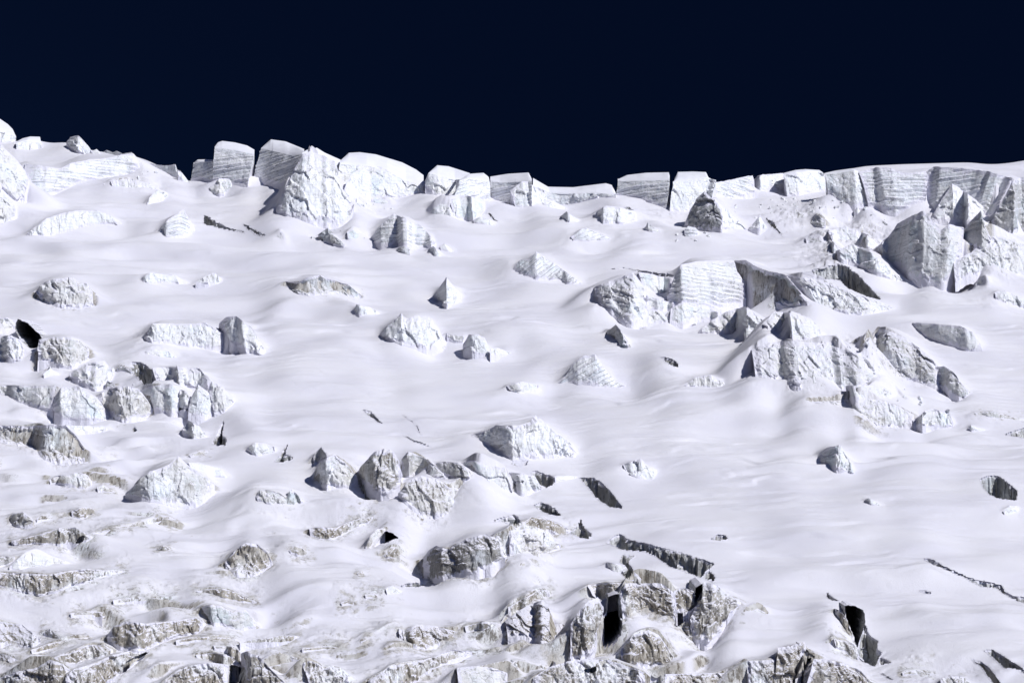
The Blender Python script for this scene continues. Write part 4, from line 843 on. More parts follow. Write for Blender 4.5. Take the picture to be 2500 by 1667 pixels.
B4|ice_chunk|k|dark pointed shadow-faced knob standing in snow near the arch-shaped serac|785,312 830,290 882,332|800,342 835,392 878,357|m=2
B4|serac|d|arch-shaped dark serac, deeply fluted with black hollows|825,438 900,352 970,237 1070,262 1180,312 1290,392 1400,492 1432,542|832,447 900,482 960,562 1010,632 1150,672 1260,662 1380,692 1442,702|m=24 k=.25 f=-.2 blue=.4 lean=.5 dark=.12
B4|serac|g|stepped tail of dark joints below the arch-shaped serac|1415,542 1480,532 1560,582 1620,662 1687,742|1440,692 1500,722 1560,772 1600,802 1687,762|m=10 f=-.2
B4|ice_cliff|b|sunken blue-grey cliff in the snow above the arch-shaped serac|1235,187 1300,192 1450,202 1620,217 1710,262 1792,392|1245,207 1330,292 1440,347 1570,387 1660,422 1792,412|m=18 f=-.35 dark=.15
B4|ice_cliff|d|tan cracked shelf with long dark level seams|420,820 600,812 830,792 960,802 1100,842 1242,922|430,827 600,862 740,962 860,1032 1000,1032 1242,1022|m=16 lean=.6 dirt=.6
B4|serac|m|pair of pale stubs with a blue window between them, beside the tan shelf|1240,962 1340,887 1400,872 1480,902 1520,872 1562,1002|1240,1002 1330,1012 1430,1017 1500,1027 1562,1027|m=8
B4|ice_chunk|w|small bright hump with a dark corner in the shaded snow beside the pale stubs|1675,1035 1700,1002 1740,1022 1852,1050|1680,1047 1760,1052 1852,1057|off=1675,2_1705,0 m=3
B4|ice_cliff|d|thin dirty lip of ice edging the snow near the pale stubs|1730,907 1880,892 1990,932 2140,962|1740,917 1880,947 2000,957 2140,977|m=8
B4|crevasse|k|wide dark shadow trough reaching the picture edge under the dirty lip|1960,1072 2050,1042 2123,1022 2220,1012|1980,1087 2060,1097 2123,1110 2220,1118|D=6
B4|serac|g|lone small serac, half black and half white, in wide smooth snow|470,1252 560,1182 660,1160 690,1212 740,1292 767,1385|480,1282 540,1322 600,1357 680,1377 740,1392 767,1387|off=470,7_620,0_767,1 k=.1 f=.2 m=10 dark=.0 dirt=.2
B4|crevasse|k|gaping hole with a black slit and ragged ice jambs|1765,1425 1840,1405 1930,1410 2000,1460 2075,1522|1795,1505 1840,1560 1920,1592 2000,1600 2070,1607|D=10 dark=.3 pit=1
C4|ice_chunk|w|bright white boulder on the snow below the gaping hole|1955,197 2010,150 2070,157 2092,182|1965,217 2010,234 2060,222 2092,187|m=3
C4|ice_chunk|w|tiny chunk casting a small shadow in the widest snowfield|850,112 880,92 930,112 982,150|860,122 900,142 940,152 982,162|off=850,2_890,0 m=3
B4|ice_chunk|m|chain of small rubble running down beside the striated slope|1080,735 1110,725 1180,822 1262,860|1090,762 1130,792 1190,847 1262,872|m=3
C1|ice_chunk|g|rounded dark rock-like boulder near the picture edge|50,267 110,217 190,202 262,267|70,287 130,322 200,322 260,302|m=8 dark=.3
C1|ice_chunk|d|flat dark-edged slab beside the rounded dark boulder|290,257 330,227 400,242 502,217|295,270 370,264 502,237|m=5
C1|ice_chunk|d|small tan mound with a curved rim|565,202 640,167 720,167 772,202|575,237 640,267 720,237 772,207|m=8
C1|ice_cliff|d|dark dirty bank with a black cave at its end|90,432 270,392 350,372 480,327 600,327 690,372 742,402|100,472 280,462 400,467 520,462 590,467 690,432 742,412|m=18 dark=.12 f=0
C1|crevasse|k|black cave mouth at the end of the dark dirty bank|600,440 640,384 680,390|592,466 640,462 682,425|D=8 dark=.6
C1|ice_cliff|d|long thin brown edge curving up and away from the dark bank|742,376 850,346 1050,302 1250,247 1340,237 1402,262|745,387 860,354 1060,327 1200,302 1330,264 1402,268|m=16
C1|ice_cliff|g|small maroon-dark outcrop at the picture edge beside the white fluted mound|-60,562 0,560 60,556 122,560|-60,647 0,645 60,625 112,590|m=6 f=0
C1|serac|w|white fluted mound like a half shell|70,642 130,582 200,532 290,527 400,562 547,600|75,657 160,667 250,667 350,657 450,627 547,610|m=14 a=0
C1|ice_cliff|d|long brownish fluted cliff under a sharp snow edge|-60,685 0,687 200,692 400,702 550,672 680,657 800,667 992,675|-60,790 0,802 150,842 300,882 430,857 560,802 720,762 850,712 992,687|m=22 blue=.2
C1|ice_chunk|g|small dark lens of ice alone in smooth snow|1245,502 1300,470 1352,486|1265,512 1310,524 1352,507|m=3
C1|serac|d|dark-hearted dirty serac with a pointed top, alone in the snow|1790,612 1880,502 1960,450 2060,462 2123,512 2172,602|1800,642 1850,692 1920,732 2010,742 2080,692 2172,622|m=18 k=.15 bulge=-1.5
C1|ice_cliff|d|tan arched brow of ice over a snow apron|1560,837 1650,817 1760,810 1880,842 2047,920|1580,844 1700,862 1780,897 1880,917 2047,927|m=14
C1|serac|b|ice-blue blocks parted by dark slits|1610,962 1680,942 1760,947 1850,1002 1960,982 2042,1082|1640,1032 1700,1102 1790,1112 1870,1142 1940,1152 2042,1112|m=8 blue=.6
C1|ice_cliff|d|tan hooded bluff with combed streaks joining a long low cliff|850,1192 910,1112 1000,1072 1100,1087 1180,1092 1300,1082 1450,1062 1560,1042 1642,1092|860,1232 960,1302 1100,1312 1180,1302 1240,1272 1320,1232 1440,1192 1560,1182 1642,1132|m=20
C1|ice_cliff|g|dark rubbly bank lowest at the picture corner|-60,1530 0,1522 100,1482 300,1442 400,1377 500,1412 562,1462|-60,1640 0,1640 150,1655 300,1655 450,1655 562,1602|m=12 dark=.1
C1|ice_cliff|d|sloping tan bank between the hooded bluff and the corner rubble|430,1362 600,1312 700,1262 830,1262 902,1302|450,1402 600,1422 700,1392 800,1372 902,1332|m=12
C1|ice_cliff|d|undercut dirty cliff with a long black crevice|525,1502 600,1452 730,1422 870,1352 1020,1312 1172,1322|530,1642 700,1642 850,1582 940,1522 1050,1442 1172,1332|m=12
C1|crevasse|k|long black crevice slanting along the undercut dirty cliff|940,1480 990,1400 1060,1360 1170,1318 1180,1330 1050,1420 1000,1490 950,1515||D=8 dark=.5
C1|serac|d|large mottled dome of dirty ice at the lower frame edge|1300,1562 1400,1472 1500,1432 1700,1402 1820,1422|1300,1642 1500,1652 1700,1652 1815,1642|m=12
C1|ice_cliff|d|low stained brow of snow above the mottled dome|1560,1342 1700,1322 1830,1352 1902,1402|1570,1362 1700,1402 1800,1442 1902,1442|m=10
C1|ice_cliff|d|olive-edged ledge over a black square hole|1700,1264 1850,1277 1910,1312 1927,1400|1710,1287 1800,1302 1890,1432 1927,1442|m=8
C1|crevasse|k|black square hole at the lower frame edge beside the mottled dome|1825,1415 1955,1445 1905,1560 1890,1640 1815,1640||D=14 dark=.6
C1|serac|g|dark grey domed block on the far side of the black square hole|1922,1332 1960,1312 2060,1352 2123,1422 2262,1562|1955,1455 1960,1500 2000,1640 2262,1642|m=10 dark=.1
C1|ice_cliff|g|bluish-grey dirty scab of ice at the picture edge|-60,1070 0,1072 40,1082 170,1102 250,1162 322,1212|-60,1280 0,1282 100,1252 200,1282 260,1282 322,1232|m=14 lean=1.0 dark=.05 f=0
C1|ice_chunk|g|smaller grey scab of ice beside the bluish-grey one|350,1162 400,1132 482,1210|360,1192 420,1212 482,1227|m=6 dark=.05
C1|ice_cliff|g|grey stained bulge below the bluish-grey scab|-60,1330 0,1332 60,1342 162,1392|-60,1400 0,1402 80,1422 162,1402|m=8 dark=.05 lean=.8
C1|ice_chunk|g|faint grey smear of ice melting out of the smooth slope|700,1012 790,1002 817,1022|720,1037 780,1047 817,1037|m=4 dark=.0
C2|ice_chunk|d|dark broken ledges in a row above the lower frame edge|-120,1238 -50,1222 60,1212 220,1187 352,1190|-110,1250 -10,1245 100,1245 200,1247 290,1242 352,1197|m=8
C2|serac|m|blue-white corner block with dark joints under the white wedge|15,82 50,27 140,32 200,52 260,102 290,15 392,112|30,112 80,132 150,152 250,157 300,167 340,152 392,127|m=8 blue=.5
C2|ice_cliff|d|tan cliff band with a thin white rim, in open snow|440,332 540,320 640,337 740,292 850,252 967,242|450,377 520,422 620,432 690,402 820,322 967,257|m=18
C2|crevasse|k|black wedge-shaped cave with a pale stone-like rim|945,490 1000,420 1050,350 1110,375 1155,410 1050,455||D=12 dark=.6
C2|ice_chunk|m|pale knobbly rim of the black wedge-shaped cave|885,487 920,402 985,337 1048,335|890,507 935,500 950,462 1045,362|m=4 k=.1
C2|ice_chunk|d|brown rounded boulder below the black wedge-shaped cave|1035,547 1090,482 1140,482 1177,550|1050,562 1110,582 1160,587 1177,572|m=6
C2|ice_chunk|m|small splintered tooth on the snow between cave and dirty serac|275,512 330,472 380,482 432,530|290,522 350,557 400,567 432,542|m=4
C2|serac|d|big black-fronted serac with a brushed dark coat and pale shoulder|1355,562 1390,512 1450,472 1560,502 1600,462 1700,412 1850,380 1950,422 2002,562|1350,782 1400,787 1470,752 1520,732 1600,722 1700,717 1800,692 1900,642 2002,577|off=1350,9_1500,1_2002,0 m=24 k=.15 f=-.5 dark=.5
C2|crevasse|k|flat black shadow pool at the foot of the big black-fronted serac|1150,800 1200,775 1290,764 1362,768|1180,806 1290,803 1362,792|D=7 dark=.6
C3|serac|d|pale tan serac across a black gap from the black-fronted one|15,352 60,342 200,337 330,382 422,472|20,592 100,592 200,592 300,562 422,492|m=18 dirt=.4
C2|serac|m|small bridging block wedged above the black gap|1930,392 2000,402 2062,430|1960,502 2010,492 2062,482|m=4
C3|crevasse|k|shadowed trough above the pale tan serac|-150,275 -80,250 30,225 80,230 112,290|-140,292 -60,278 20,302 70,332 112,305|D=7
C3|ice_cliff|d|tan fringed cliff between the shadowed trough and a black claw-shaped pit|112,292 190,242 330,262 420,302 502,352|112,322 200,337 300,352 430,397 502,367|m=14
C3|crevasse|k|black claw-shaped pit with a spike of shadow above it|488,362 545,322 580,250 612,320 668,372|495,377 540,400 580,410 630,430 667,410|D=10 dark=.3 pit=1
C3|crevasse|g|dark oval hollow with striped ice, upslope of the claw-shaped pit|200,148 260,118 370,160 432,235|205,156 280,205 350,230 430,241|D=6
C3|crevasse|k|longest crevasse of all, its fringed dark wall running down the slope|780,447 840,397 900,368 960,420 1150,460 1350,510 1500,560 1650,608|785,452 930,512 1090,522 1180,562 1290,642 1440,692 1540,728 1652,622|D=16
C3|crevasse|k|ragged dark pocket at the lower end of the longest crevasse|1570,692 1600,655 1658,710|1575,745 1610,755 1656,760|D=8
C3|crevasse|k|jagged dark rift dropping to the snow bridge of the twin-cave block|895,560 922,535 1020,545 965,600 1000,660 1065,742 960,750 900,700 895,650 935,625 890,605||D=9
C3|ice_cliff|w|bright crumbling edge beside the jagged dark rift|790,602 860,615 932,640|800,640 860,690 900,692|m=6
C3|ice_cliff|d|long dirt-streaked slope of old ice before the twin caves|-20,1062 150,952 270,907 330,942 370,1092 502,1102|0,1212 130,1182 250,1252 330,1332 400,1402 500,1412|m=14 lean=1.2 k=.3 f=0
C3|serac|d|fluted tan pillar wall at the side of the great black cave|502,1092 560,1002 640,912 720,882 765,960|500,1402 580,1392 640,1362 680,1325 700,1215|m=16 k=.1 f=.1 dirt=.6
C3|serac|d|tan hanging block roofing the great black cave|642,787 740,770 830,765 920,767|702,902 790,892 840,872 890,852|m=14 k=0
C3|crevasse|k|great black cave, tallest and darkest opening in the ice|800,875 890,850 882,930 890,1010 920,1120 900,1200 840,1280 690,1330 728,1200 720,1100 788,1010||D=26 dark=.75
C3|serac|d|massive fluted tan block standing between the two black caves|893,862 932,770 1220,772 1320,842 1337,902|922,1102 1000,1082 1100,1082 1200,1132 1332,1132|m=20 k=.1 f=.05 dirt=.6
C3|serac|d|narrow tan spur hanging over the smaller black cave|1322,832 1400,802 1480,832 1502,932|1340,1002 1400,1002 1440,992 1497,952|m=10 k=.1
C3|crevasse|k|smaller black cave beside the massive tan block|1325,1120 1335,1002 1400,995 1480,945 1500,805 1550,772 1562,792 1550,900 1490,960 1450,1090 1380,1120||D=16 dark=.7
C3|serac|d|high pale tan buttress closing the smaller black cave|1492,952 1560,762 1680,792 1770,862 1852,922|1452,1112 1500,1262 1600,1262 1700,1152 1760,1022 1852,942|m=20 k=.15 f=.2 dirt=.45
C3|serac|m|pale block with a blue foot under the smaller black cave|1322,1132 1440,1112 1500,1192|1330,1182 1450,1252 1500,1272|m=3
C3|serac|d|tan lobed bulge in front of the massive block, under a snow shelf|900,1302 1000,1182 1120,1142 1200,1182 1260,1262 1332,1382|900,1352 960,1422 1100,1452 1200,1442 1332,1422|m=3 k=.2
C3|ice_cliff|m|pale broken foot of ice with small green-black holes at the lower frame edge|200,1522 320,1442 480,1392 640,1372 800,1382 960,1432 1092,1482|200,1642 480,1645 800,1645 1092,1642|m=12 dirt=.55
C3|crevasse|k|small green-black hole in the pale broken foot of ice|600,1450 650,1445 710,1420|610,1480 660,1500 705,1480|D=8 dark=.5
C3|crevasse|k|dark gap cut by the lower frame edge beside the long tan cliff|1115,1640 1130,1500 1180,1462 1250,1522 1200,1640||D=12 dark=.5
C3|ice_cliff|d|long tan cliff along the lower frame edge, fringed with streaks|1250,1492 1500,1492 1800,1482 1880,1430|1250,1642 1500,1645 1880,1642|m=14
C4|serac|d|notched tan cliff with fine combed grooves beside the curved black chasm|-80,1392 60,1382 150,1377 160,1282 260,1272 370,1237 387,1290|-80,1642 60,1645 270,1645 300,1560|m=18 k=.1
C4|crevasse|k|curved black chasm cut by the lower frame edge|265,1640 290,1450 380,1292 460,1352 440,1380 385,1480 355,1640||D=20 dark=.6
C4|serac|d|dark-streaked rounded wall on the far side of the curved black chasm|448,1372 560,1382 700,1412 820,1462 902,1562|370,1642 600,1650 902,1642|m=18 k=.1 f=.1 dark=.1
C4|crevasse|k|deep vertical crevasse with a brown back wall and black floor|695,945 770,950 845,985 858,1080 850,1290 790,1290 745,1150 700,1040||D=18 dark=.5
C4|crevasse|k|ragged lower branch of the deep vertical crevasse|858,1090 900,1190 970,1232 950,1290 1000,1320|795,1300 805,1385 870,1412 940,1437 990,1330|D=12
C4|serac|d|slim pale wall lining the near side of the deep vertical crevasse|602,1212 700,1232 780,1262 802,1332|622,1287 700,1322 760,1382 802,1390|m=8 k=.1
C4|ice_cliff|m|sunlit strip of ice at the upper lip of the deep vertical crevasse|612,967 672,1002 702,1042 745,1152 765,1222|620,985 672,1112 702,1182 740,1232 768,1252|m=4 k=.1
C4|crevasse|k|small dark wedge-shaped hole just past the ragged branch|960,1378 985,1355 1072,1400|960,1427 1010,1424 1070,1404|D=7
C4|crevasse|k|long snaking dark crevasse running to the picture edge|1313,573 1360,567 1420,590 1480,630 1600,680 1720,735 1850,755 1940,780 1970,830 2040,870 2123,870 2220,890|1320,579 1400,622 1500,667 1640,722 1720,772 1790,806 1900,808 1950,852 2040,902 2123,932 2220,955|D=12
C4|crevasse|k|small dark leaf-shaped pit alone in smooth snow|1272,825 1340,822 1397,845|1290,840 1350,859 1392,862|D=5
C4|crevasse|k|small dark hook-shaped opening above the deep vertical crevasse|548,838 562,845 600,880 652,910|552,892 580,906 620,911 652,916|D=5
C3|serac|b|low bluish tooth with black slits in a snow hollow|1850,1072 1900,1012 1990,972 2050,1002 2077,1060|1860,1090 1920,1082 1990,1062 2050,1072 2077,1070|m=6
C4|crevasse|k|narrow dark slot curving to the lower frame edge|1690,1358 1800,1400 1860,1450 1900,1500 1965,1600|1700,1376 1790,1452 1840,1530 1880,1570 1940,1620|D=8
C4|crevasse|k|fringed dark crevasse parallel to the narrow slot|1790,1300 1870,1290 1950,1340 2050,1400 2123,1450 2220,1490|1810,1318 1890,1385 1960,1445 2060,1458 2123,1490 2220,1530|D=9
C4|crevasse|g|thin shaded slit in snow above the dark-streaked rounded wall|960,1470 1030,1498 1095,1545|968,1480 1030,1530 1088,1550|D=4
C4|ice_chunk|d|low tan-grey scab of ice at the lower frame edge|1455,1532 1540,1510 1642,1517|1460,1602 1550,1610 1642,1602|m=5
C3|crevasse|k|lens-shaped dark hole on the open slope past the longest crevasse|1603,422 1670,380 1740,386 1762,415|1612,429 1690,436 1760,428|D=6
C3|ice_cliff|d|tan curling lip of ice under a bright snow edge|0,962 90,912 200,852 240,820 330,832 337,872|0,1062 70,1002 130,982 220,922 300,892 337,882|m=12
C2|ice_cliff|d|stained ledge with a brown knob, next to the tan curling lip|1680,1112 1840,1077 1960,1092 2000,1032 2050,990|1690,1152 1820,1152 1930,1112 2010,1082 2050,1062|m=12
C2|ice_cliff|d|wide tan-stained scarp broken by brown gullies|1150,1132 1200,1142 1300,1102 1450,1112 1600,1152 1682,1122|1160,1182 1260,1282 1360,1307 1500,1272 1620,1222 1682,1162|m=16 lean=.8 dirt=.6
C2|ice_chunk|d|small brown boulder beside the tan-stained scarp|845,1287 890,1257 932,1257|855,1297 890,1300 932,1277|m=4
C2|ice_cliff|d|long rising tan cliff with a dark vertical joint, lowest in the field|910,1542 1000,1492 1080,1432 1180,1412 1300,1397 1450,1352 1580,1302 1742,1312|920,1642 1050,1645 1200,1622 1300,1562 1400,1482 1500,1422 1620,1382 1742,1342|m=16
C2|ice_chunk|g|dark lens of dirty ice above the pale blue wall|1780,1347 1850,1337 1937,1337|1790,1362 1860,1374 1937,1357|m=4
C2|ice_cliff|b|pale blue wall of clean ice at the lower frame edge|1615,1442 1750,1432 1900,1442 2020,1482|1640,1645 1820,1650 2020,1642|m=10
C2|ice_cliff|d|brown arch of ice around a small blue hole|385,1412 440,1387 530,1422 560,1452 620,1432 700,1452 762,1522|470,1642 600,1645 762,1642|m=10
C2|ice_chunk|m|small grey chunk on the smooth slope below the splintered tooth|820,690 850,672 887,695|830,702 860,712 887,707|m=2
C2|ice_chunk|w|cluster of bright crumbs at the tip of the flat black shadow pool|1050,817 1100,792 1182,830|1060,852 1130,862 1182,864|m=4
C2|ice_chunk|d|flat brownish flake of ice near the bright crumbs|880,862 960,854 1007,885|890,874 950,887 1007,902|m=4
C2|ice_chunk|d|small curved brow of ice showing through smooth snow|690,925 740,905 795,922|700,940 740,935 795,945|m=4
C2|ice_chunk|g|grey scabs of ice at the lower frame edge beside the brown arch|240,1340 290,1345 345,1368|245,1355 295,1370 345,1382|m=3
A3|ice_cliff|m|pale crumbled ice linking the frosted cliff to the shaded grottoes|1000,1562 1250,1602 1500,1592 1702,1602|1020,1682 1250,1692 1500,1662 1702,1652|m=8 lean=.8 dirt=.3
A4|ice_cliff|w|low frosted scarp high on the crumbled apron below the skyline blocks|560,962 700,922 860,982 962,1062|580,1032 720,1052 880,1102 962,1112|m=8 lean=.8 dirt=.2
A4|ice_cliff|w|frosted scarp on the apron above the deep brown hollow|380,1012 480,982 600,1062 702,1132|390,1062 500,1102 620,1152 702,1162|m=8 lean=.8 dirt=.2
B4|ice_cliff|w|line of broken ice along the top of the pale striated slope|520,352 640,332 740,392 832,452|530,402 650,412 750,442 832,472|m=6 lean=.7 dirt=.4
B4|ice_cliff|w|white crumbled step between the striated slope and the tan shelf|700,692 860,682 1000,702 1082,762|720,792 860,802 1000,802 1082,802|m=8 lean=.8 dirt=.3
A1|ice_cliff|m|faint tan-flecked scarp below the far end of the long banded wall|880,562 1000,542 1150,572 1262,602|900,612 1020,622 1160,642 1262,642|m=8 lean=.8 dirt=.3
A2|ice_cliff|w|small crumbled white step in front of the smooth buttress|740,702 820,692 900,762 962,802|760,762 840,802 900,822 962,832|m=6 lean=.8
C1|ice_cliff|d|low dirty ledge above the dark rubbly bank|250,1300 400,1250 560,1215 700,1200|255,1335 400,1300 560,1262 700,1235|m=10
C1|ice_cliff|d|short stained lip below the ice-blue blocks|1400,1225 1560,1195 1750,1200 1900,1215|1405,1250 1560,1228 1750,1232 1900,1235|m=8
C2|ice_cliff|d|thin dirty lip above the brown arch of ice|380,1290 560,1270 740,1290|385,1310 560,1300 740,1310|m=8
C1|ice_cliff|d|narrow dirty step between the fluted cliff and the arched brow of ice|900,905 1080,880 1250,890 1400,920|905,935 1080,915 1250,925 1400,940|m=8
C1|ice_cliff|d|ragged brown step above the hooded bluff|560,1010 700,990 860,1005 960,1040|565,1030 700,1025 860,1040 960,1055|m=6
C2|ice_cliff|d|dark-edged snow fold between the wide scarp and the lower frame edge|1050,1330 1180,1300 1320,1290 1440,1270|1055,1365 1185,1345 1320,1325 1440,1290|m=8
C3|ice_cliff|d|low dirty fold joining the dirt-streaked slope to the pale broken foot|20,1380 140,1330 260,1340 380,1400|25,1430 150,1385 270,1390 380,1430|m=8
C4|ice_cliff|d|thin brown fold low on the slope past the ragged branch of the deep crevasse|1150,1480 1260,1460 1380,1490|1155,1505 1260,1495 1380,1510|m=6
C2|ice_cliff|m|low stained edge of snow rising toward the wide tan-stained scarp|850,1235 980,1190 1120,1130|860,1262 985,1225 1125,1160|m=8
"""

feats = []
for ln_ in SPEC.strip().splitlines():
    tile, kind, style, label, crest, foot, *rest = ln_.split('|')
    o = {}
    if rest:
        for kv in rest[0].split():
            k_, v_ = kv.split('=')
            o[k_] = v_.replace('_', ' ')
    P = parse(crest)
    Fp = parse(foot) if foot else P
    yy_ = tile_px(tile, 0, 0)[1] + KT * (Fp[:, 1].mean() * 0.7 + P[:, 1].mean() * 0.3)
    feats.append((-yy_, tile, kind, style, label, crest, foot, o))

# soft drift crests (photo pixels)
for d_ in [
    ("0,610 60,590 130,585 300,575 420,560", 1.0, 3, 14), ("0,655 100,643 200,642", 0.7, 2.5, 12),
    ("640,800 700,760 800,745 900,775", 1.3, 4, 16), ("620,830 760,840 900,860", .8, 3, 12),
    ("900,800 1000,840 1200,862 1400,860", 1.0, 3, 16), ("640,950 800,955 950,975", .9, 3, 12),
    ("950,970 1150,990 1300,985", .8, 2.5, 14), ("1240,960 1320,945 1450,930 1700,945", 1.3, 4, 16),
    ("1500,900 1600,905 1750,915 1950,945", .9, 3, 12), ("1600,1050 1750,1040 1850,1026 2000,1020 2120,1045", 1.5, 4, 20),
    ("1400,1090 1550,1085 1700,1100", .8, 3, 14), ("1880,1155 2100,1170 2350,1165", .9, 3, 14),
    ("2000,1255 2200,1268 2350,1262 2500,1255", 1.0, 3, 16), ("1850,1310 2000,1325 2150,1345 2350,1350", .9, 3, 14),
    ("1650,1180 1850,1220 2050,1235", .7, 3, 14), ("1280,600 1400,575 1560,590", 1.4, 4, 16),
    ("1240,720 1400,740 1500,790", .8, 3, 14), ("380,1000 520,1000 640,1060", 1.0, 4, 12),
    ("0,1170 130,1160 260,1190", .8, 3, 10), ("100,1480 200,1460 400,1440", 1.0, 3, 14),
    ("620,1470 760,1455 950,1480", 1.1, 3, 14), ("620,1260 800,1270 1000,1300", .8, 3, 12),
    ("640,1340 780,1350 860,1360", .8, 3, 10), ("1480,530 1560,552 1650,580", 1.2, 4, 14),
    ("1480,640 1620,605 1760,620", 1.0, 4, 16), ("700,560 900,590 1150,600", .8, 3, 14),
    ("2150,620 2300,600 2480,590", 1.0, 3, 14), ("2050,700 2250,740 2480,735", 1.0, 3, 14),
    ("900,1440 1100,1455 1250,1420", 1.0, 3, 10), ("1700,1620 1900,1600 2100,1560", .9, 3, 10),
    ("2200,1500 2350,1520 2500,1540", .8, 3, 10),
]:
    drift(*d_)

feats.sort(key=lambda f_: f_[0])
for _, tile, kind, style, label, crest, foot, o in feats:
    if kind != 'crevasse':
        serac(tile, kind, style, label, crest, foot, o)

# settle the snow everywhere except at the broken edges
PL = A * (YY - Y0)
RZ = Z - PL
for it in range(14):
    S_ = RZ.copy(); g__ = 1 if it % 2 else 4
    S_[:, g__:-g__] = (RZ[:, :-2 * g__] + 2 * RZ[:, g__:-g__] + RZ[:, 2 * g__:]) / 4
    if it % 6 == 0:
        S_[1:-1] = (S_[:-2] + 2 * S_[1:-1] + S_[2:]) / 4
    RZ = RZ * SHARP + S_ * (1 - SHARP)
for it in range(4):
    RZ[:, 1:-1] = (RZ[:, :-2] + 2 * RZ[:, 1:-1] + RZ[:, 2:]) / 4
Z = PL + RZ
lm = sstep(-0.05, 0.3, vnoise(XX / 13 + 3, YY / 9, 501)) * fade_r * (1 - SHARP)
Z = Z + 0.42 * lm * (ledges(5.5, 0.9, 15, 8, 511, 0.13) - 0.5)
lm = sstep(0.0, 0.3, vnoise(XX / 8 + 3, YY / 6, 521)) * fade_r * (1 - SHARP)
Z = Z + 0.16 * lm * (ledges(2.4, 0.8, 7, 4, 531, 0.2) - 0.5)
CRUST = DIRT.copy()
# frosted and dirty ground: broken crust wherever old ice shows through
for tl, cx_, cy_, rx_, ry_, am in [('A4', 850, 1000, 330, 170, 1.4), ('A4', 620, 1150, 260, 160, 1.2), ('A4', 330, 830, 240, 110, 1.3), ('A4', 60, 900, 150, 120, .6),
        ('A1', 1100, 560, 180, 90, .7), ('A1', 900, 470, 200, 60, .6), ('A1', 100, 450, 120, 120, .7), ('A3', 820, 870, 140, 50, .6),
        ('B4', 450, 330, 420, 60, .8), ('B4', 300, 700, 350, 60, .5), ('B3', 1400, 120, 260, 60, .8), ('B4', 950, 760, 180, 60, .8),
        ('B1', 1300, 300, 240, 80, .6), ('C1', 150, 420, 170, 60, .8), ('C1', 130, 1330, 170, 90, .7), ('C1', 1000, 1400, 260, 90, .9),
        ('C2', 1200, 1300, 300, 60, .8), ('C2', 1650, 1300, 260, 80, .7), ('C3', 150, 1200, 200, 140, .9), ('C3', 550, 1350, 150, 90, .8),
        ('C2', 1400, 700, 200, 60, .5), ('C3', 200, 620, 150, 40, .7), ('C4', 330, 1480, 130, 60, .5), ('A4', 1950, 1250, 260, 120, .8),
        ('A4', 1950, 1520, 220, 60, .6), ('A2', 950, 800, 160, 50, .6), ('A3', 1250, 830, 200, 60, .5), ('C2', 150, 380, 100, 40, .3)]:
    px_, py_ = tile_px(tl, cx_, cy_)
    qc_, tc2 = ray(px_, py_)
    WT = Z / YY
    g_ = np.exp(-((QQ - qc_) / (rx_ * KT / F)) ** 2 - ((WT - tc2) / (ry_ * KT / F)) ** 2) * am
    CRUST = np.maximum(CRUST, g_)
    if tl[0] == 'C': DIRT = np.maximum(DIRT, g_)
    else: DIRT = np.maximum(DIRT, g_ * 0.25)
n1 = fbm(XX / 2.6 + 0.4 * YY / 2.6, YY / 2.2, 5, 301, 0.6)
n2 = facets(XX / 2.1 + 0.8 * n1, YY / 1.7, 311, 1.0)
Z = Z + CRUST * (0.75 * n1 + 0.45 * n2) * (1 - SHARP) * fade_r

for _, tile, kind, style, label, crest, foot, o in feats:
    if kind == 'crevasse':
        crevasse(tile, kind, style, label, crest, foot, o)

# ------------------------------------------------------------------ the snow slope, opened over the crevasses
build_pending()
CUT = np.zeros(Z.shape, bool)
for q_, y_, t_ in HOLES:
    a, b = np.searchsorted(Q, [q_.min(), q_.max()]); c_, d_ = np.searchsorted(Y, [y_.min() - 1.5, y_.max() + 1.5])
    if b <= a or d_ <= c_: continue
    sub = np.ix_(range(c_, d_), range(a, b))
    CUT[c_:d_, a:b] |= inside(q_, t_, QQ[c_:d_, a:b], (Z / YY)[c_:d_, a:b])

idx = np.arange(NR * NC).reshape(NR, NC)
quads = np.stack([idx[:-1, :-1], idx[:-1, 1:], idx[1:, 1:], idx[1:, :-1]], -1).reshape(-1, 4)
fl_ = CUT.ravel()
keep = ~(fl_[quads].all(axis=1))
quads = quads[keep]
XX = YY * QQ
co = np.stack([XX, YY, Z], -1).reshape(-1, 3).astype(np.float32)
me = bpy.data.meshes.new("snow_ground")
me.vertices.add(len(co)); me.vertices.foreach_set("co", co.ravel())
me.loops.add(quads.size); me.loops.foreach_set("vertex_index", quads.ravel().astype(np.int32))
me.polygons.add(len(quads)); me.polygons.foreach_set("loop_start", (np.arange(len(quads)) * 4).astype(np.int32))
me.update(calc_edges=True)
me.polygons.foreach_set("use_smooth", np.ones(len(quads), bool))
at = me.attributes.new("dirt", 'FLOAT', 'POINT')
at.data.foreach_set("value", DIRT.ravel().astype(np.float32))
me.materials.append(snow_m)
me.validate()
ground = bpy.data.objects.new("snow_ground", me)
ground['kind'] = 'structure'
COL.objects.link(ground)

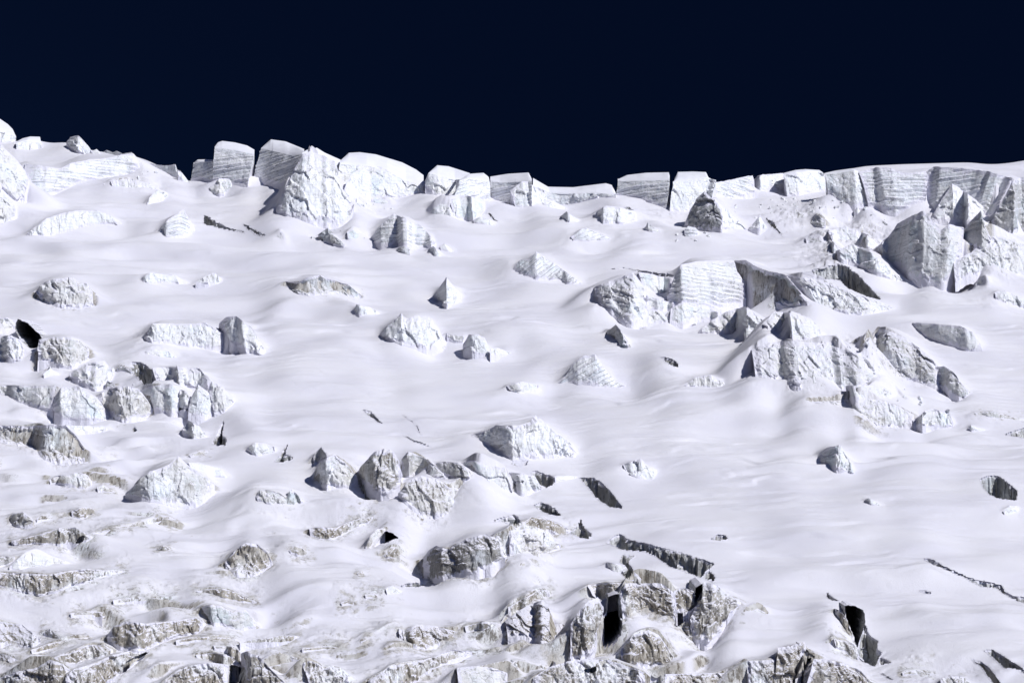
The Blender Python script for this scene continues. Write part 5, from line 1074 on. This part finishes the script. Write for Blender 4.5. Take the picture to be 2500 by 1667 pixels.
# ------------------------------------------------------------------ loose fragments of ice below the broken walls
rs = np.random.RandomState(7)
import mathutils
protos = []
for k_ in range(6):
    from mathutils import Vector as V3
    import bmesh
    bm = bmesh.new()
    for _ in range(16):
        v = rs.normal(size=3); v /= np.linalg.norm(v); v = v * rs.uniform(0.7, 1.0) * np.array([1.0, 0.8, 0.7])
        bm.verts.new(tuple(v))
    bmesh.ops.convex_hull(bm, input=bm.verts)
    bmesh.ops.delete(bm, geom=[v for v in bm.verts if not v.link_faces], context='VERTS')
    mm = bpy.data.meshes.new("ice_fragment"); bm.to_mesh(mm); bm.free(); mm.materials.append(ice_mat(0.2, 0.1, 0.0, 0))
    protos.append(mm)
for tl, cx_, cy_, rx_, ry_, n_, lab in [
        ('A4', 750, 800, 320, 90, 26, 'small fragment of ice scattered on the apron below the skyline blocks'),
        ('A4', 400, 760, 330, 60, 20, 'small fragment of ice scattered on the apron below the skyline blocks'),
        ('A3', 1900, 780, 150, 80, 8, 'small fragment of ice scattered on the apron below the skyline blocks'),
        ('A2', 950, 760, 200, 30, 12, 'small fragment of ice fallen under the broad skyline dome'),
        ('A2', 700, 1000, 260, 50, 10, 'small fragment of ice strewn at the foot of the great white serac'),
        ('A3', 1500, 1010, 200, 30, 10, 'small fragment of ice around the dark standing stone'),
        ('B4', 700, 400, 260, 60, 20, 'small fragment of ice on the frosted slope beside the arch-shaped serac'),
        ('B4', 1250, 800, 140, 80, 8, 'small fragment of ice on the frosted slope beside the arch-shaped serac'),
        ('B3', 1500, 170, 260, 60, 14, 'small fragment of ice under the loaf-shaped serac'),
        ('A1', 1000, 540, 250, 60, 12, 'small fragment of ice below the long banded wall'),
        ('B1', 700, 640, 500, 80, 10, 'small fragment of ice among the crowded cliffs'),
        ('C3', 500, 1430, 500, 60, 10, 'small fragment of dirty ice below the twin caves')]:
    for _ in range(n_):
        px_, py_ = tile_px(tl, cx_ + rs.uniform(-1, 1) * rx_, cy_ + rs.uniform(-1, 1) * ry_)
        q_, t_ = ray(px_, py_); y_ = hit(q_, t_)
        s_ = 0.28 + 0.65 * rs.uniform() ** 2.5
        ob = bpy.data.objects.new("ice_fragment", protos[rs.randint(6)])
        ob.location = (q_ * y_, y_, t_ * y_ + 0.2 * s_); ob.scale = (s_ * 1.2, s_, s_)
        ob.rotation_euler = tuple(rs.uniform(0, 6.28, 3))
        ob['label'] = lab; ob['category'] = 'ice fragment'; ob['group'] = lab.replace('small fragment', 'small fragments')
        COL.objects.link(ob)
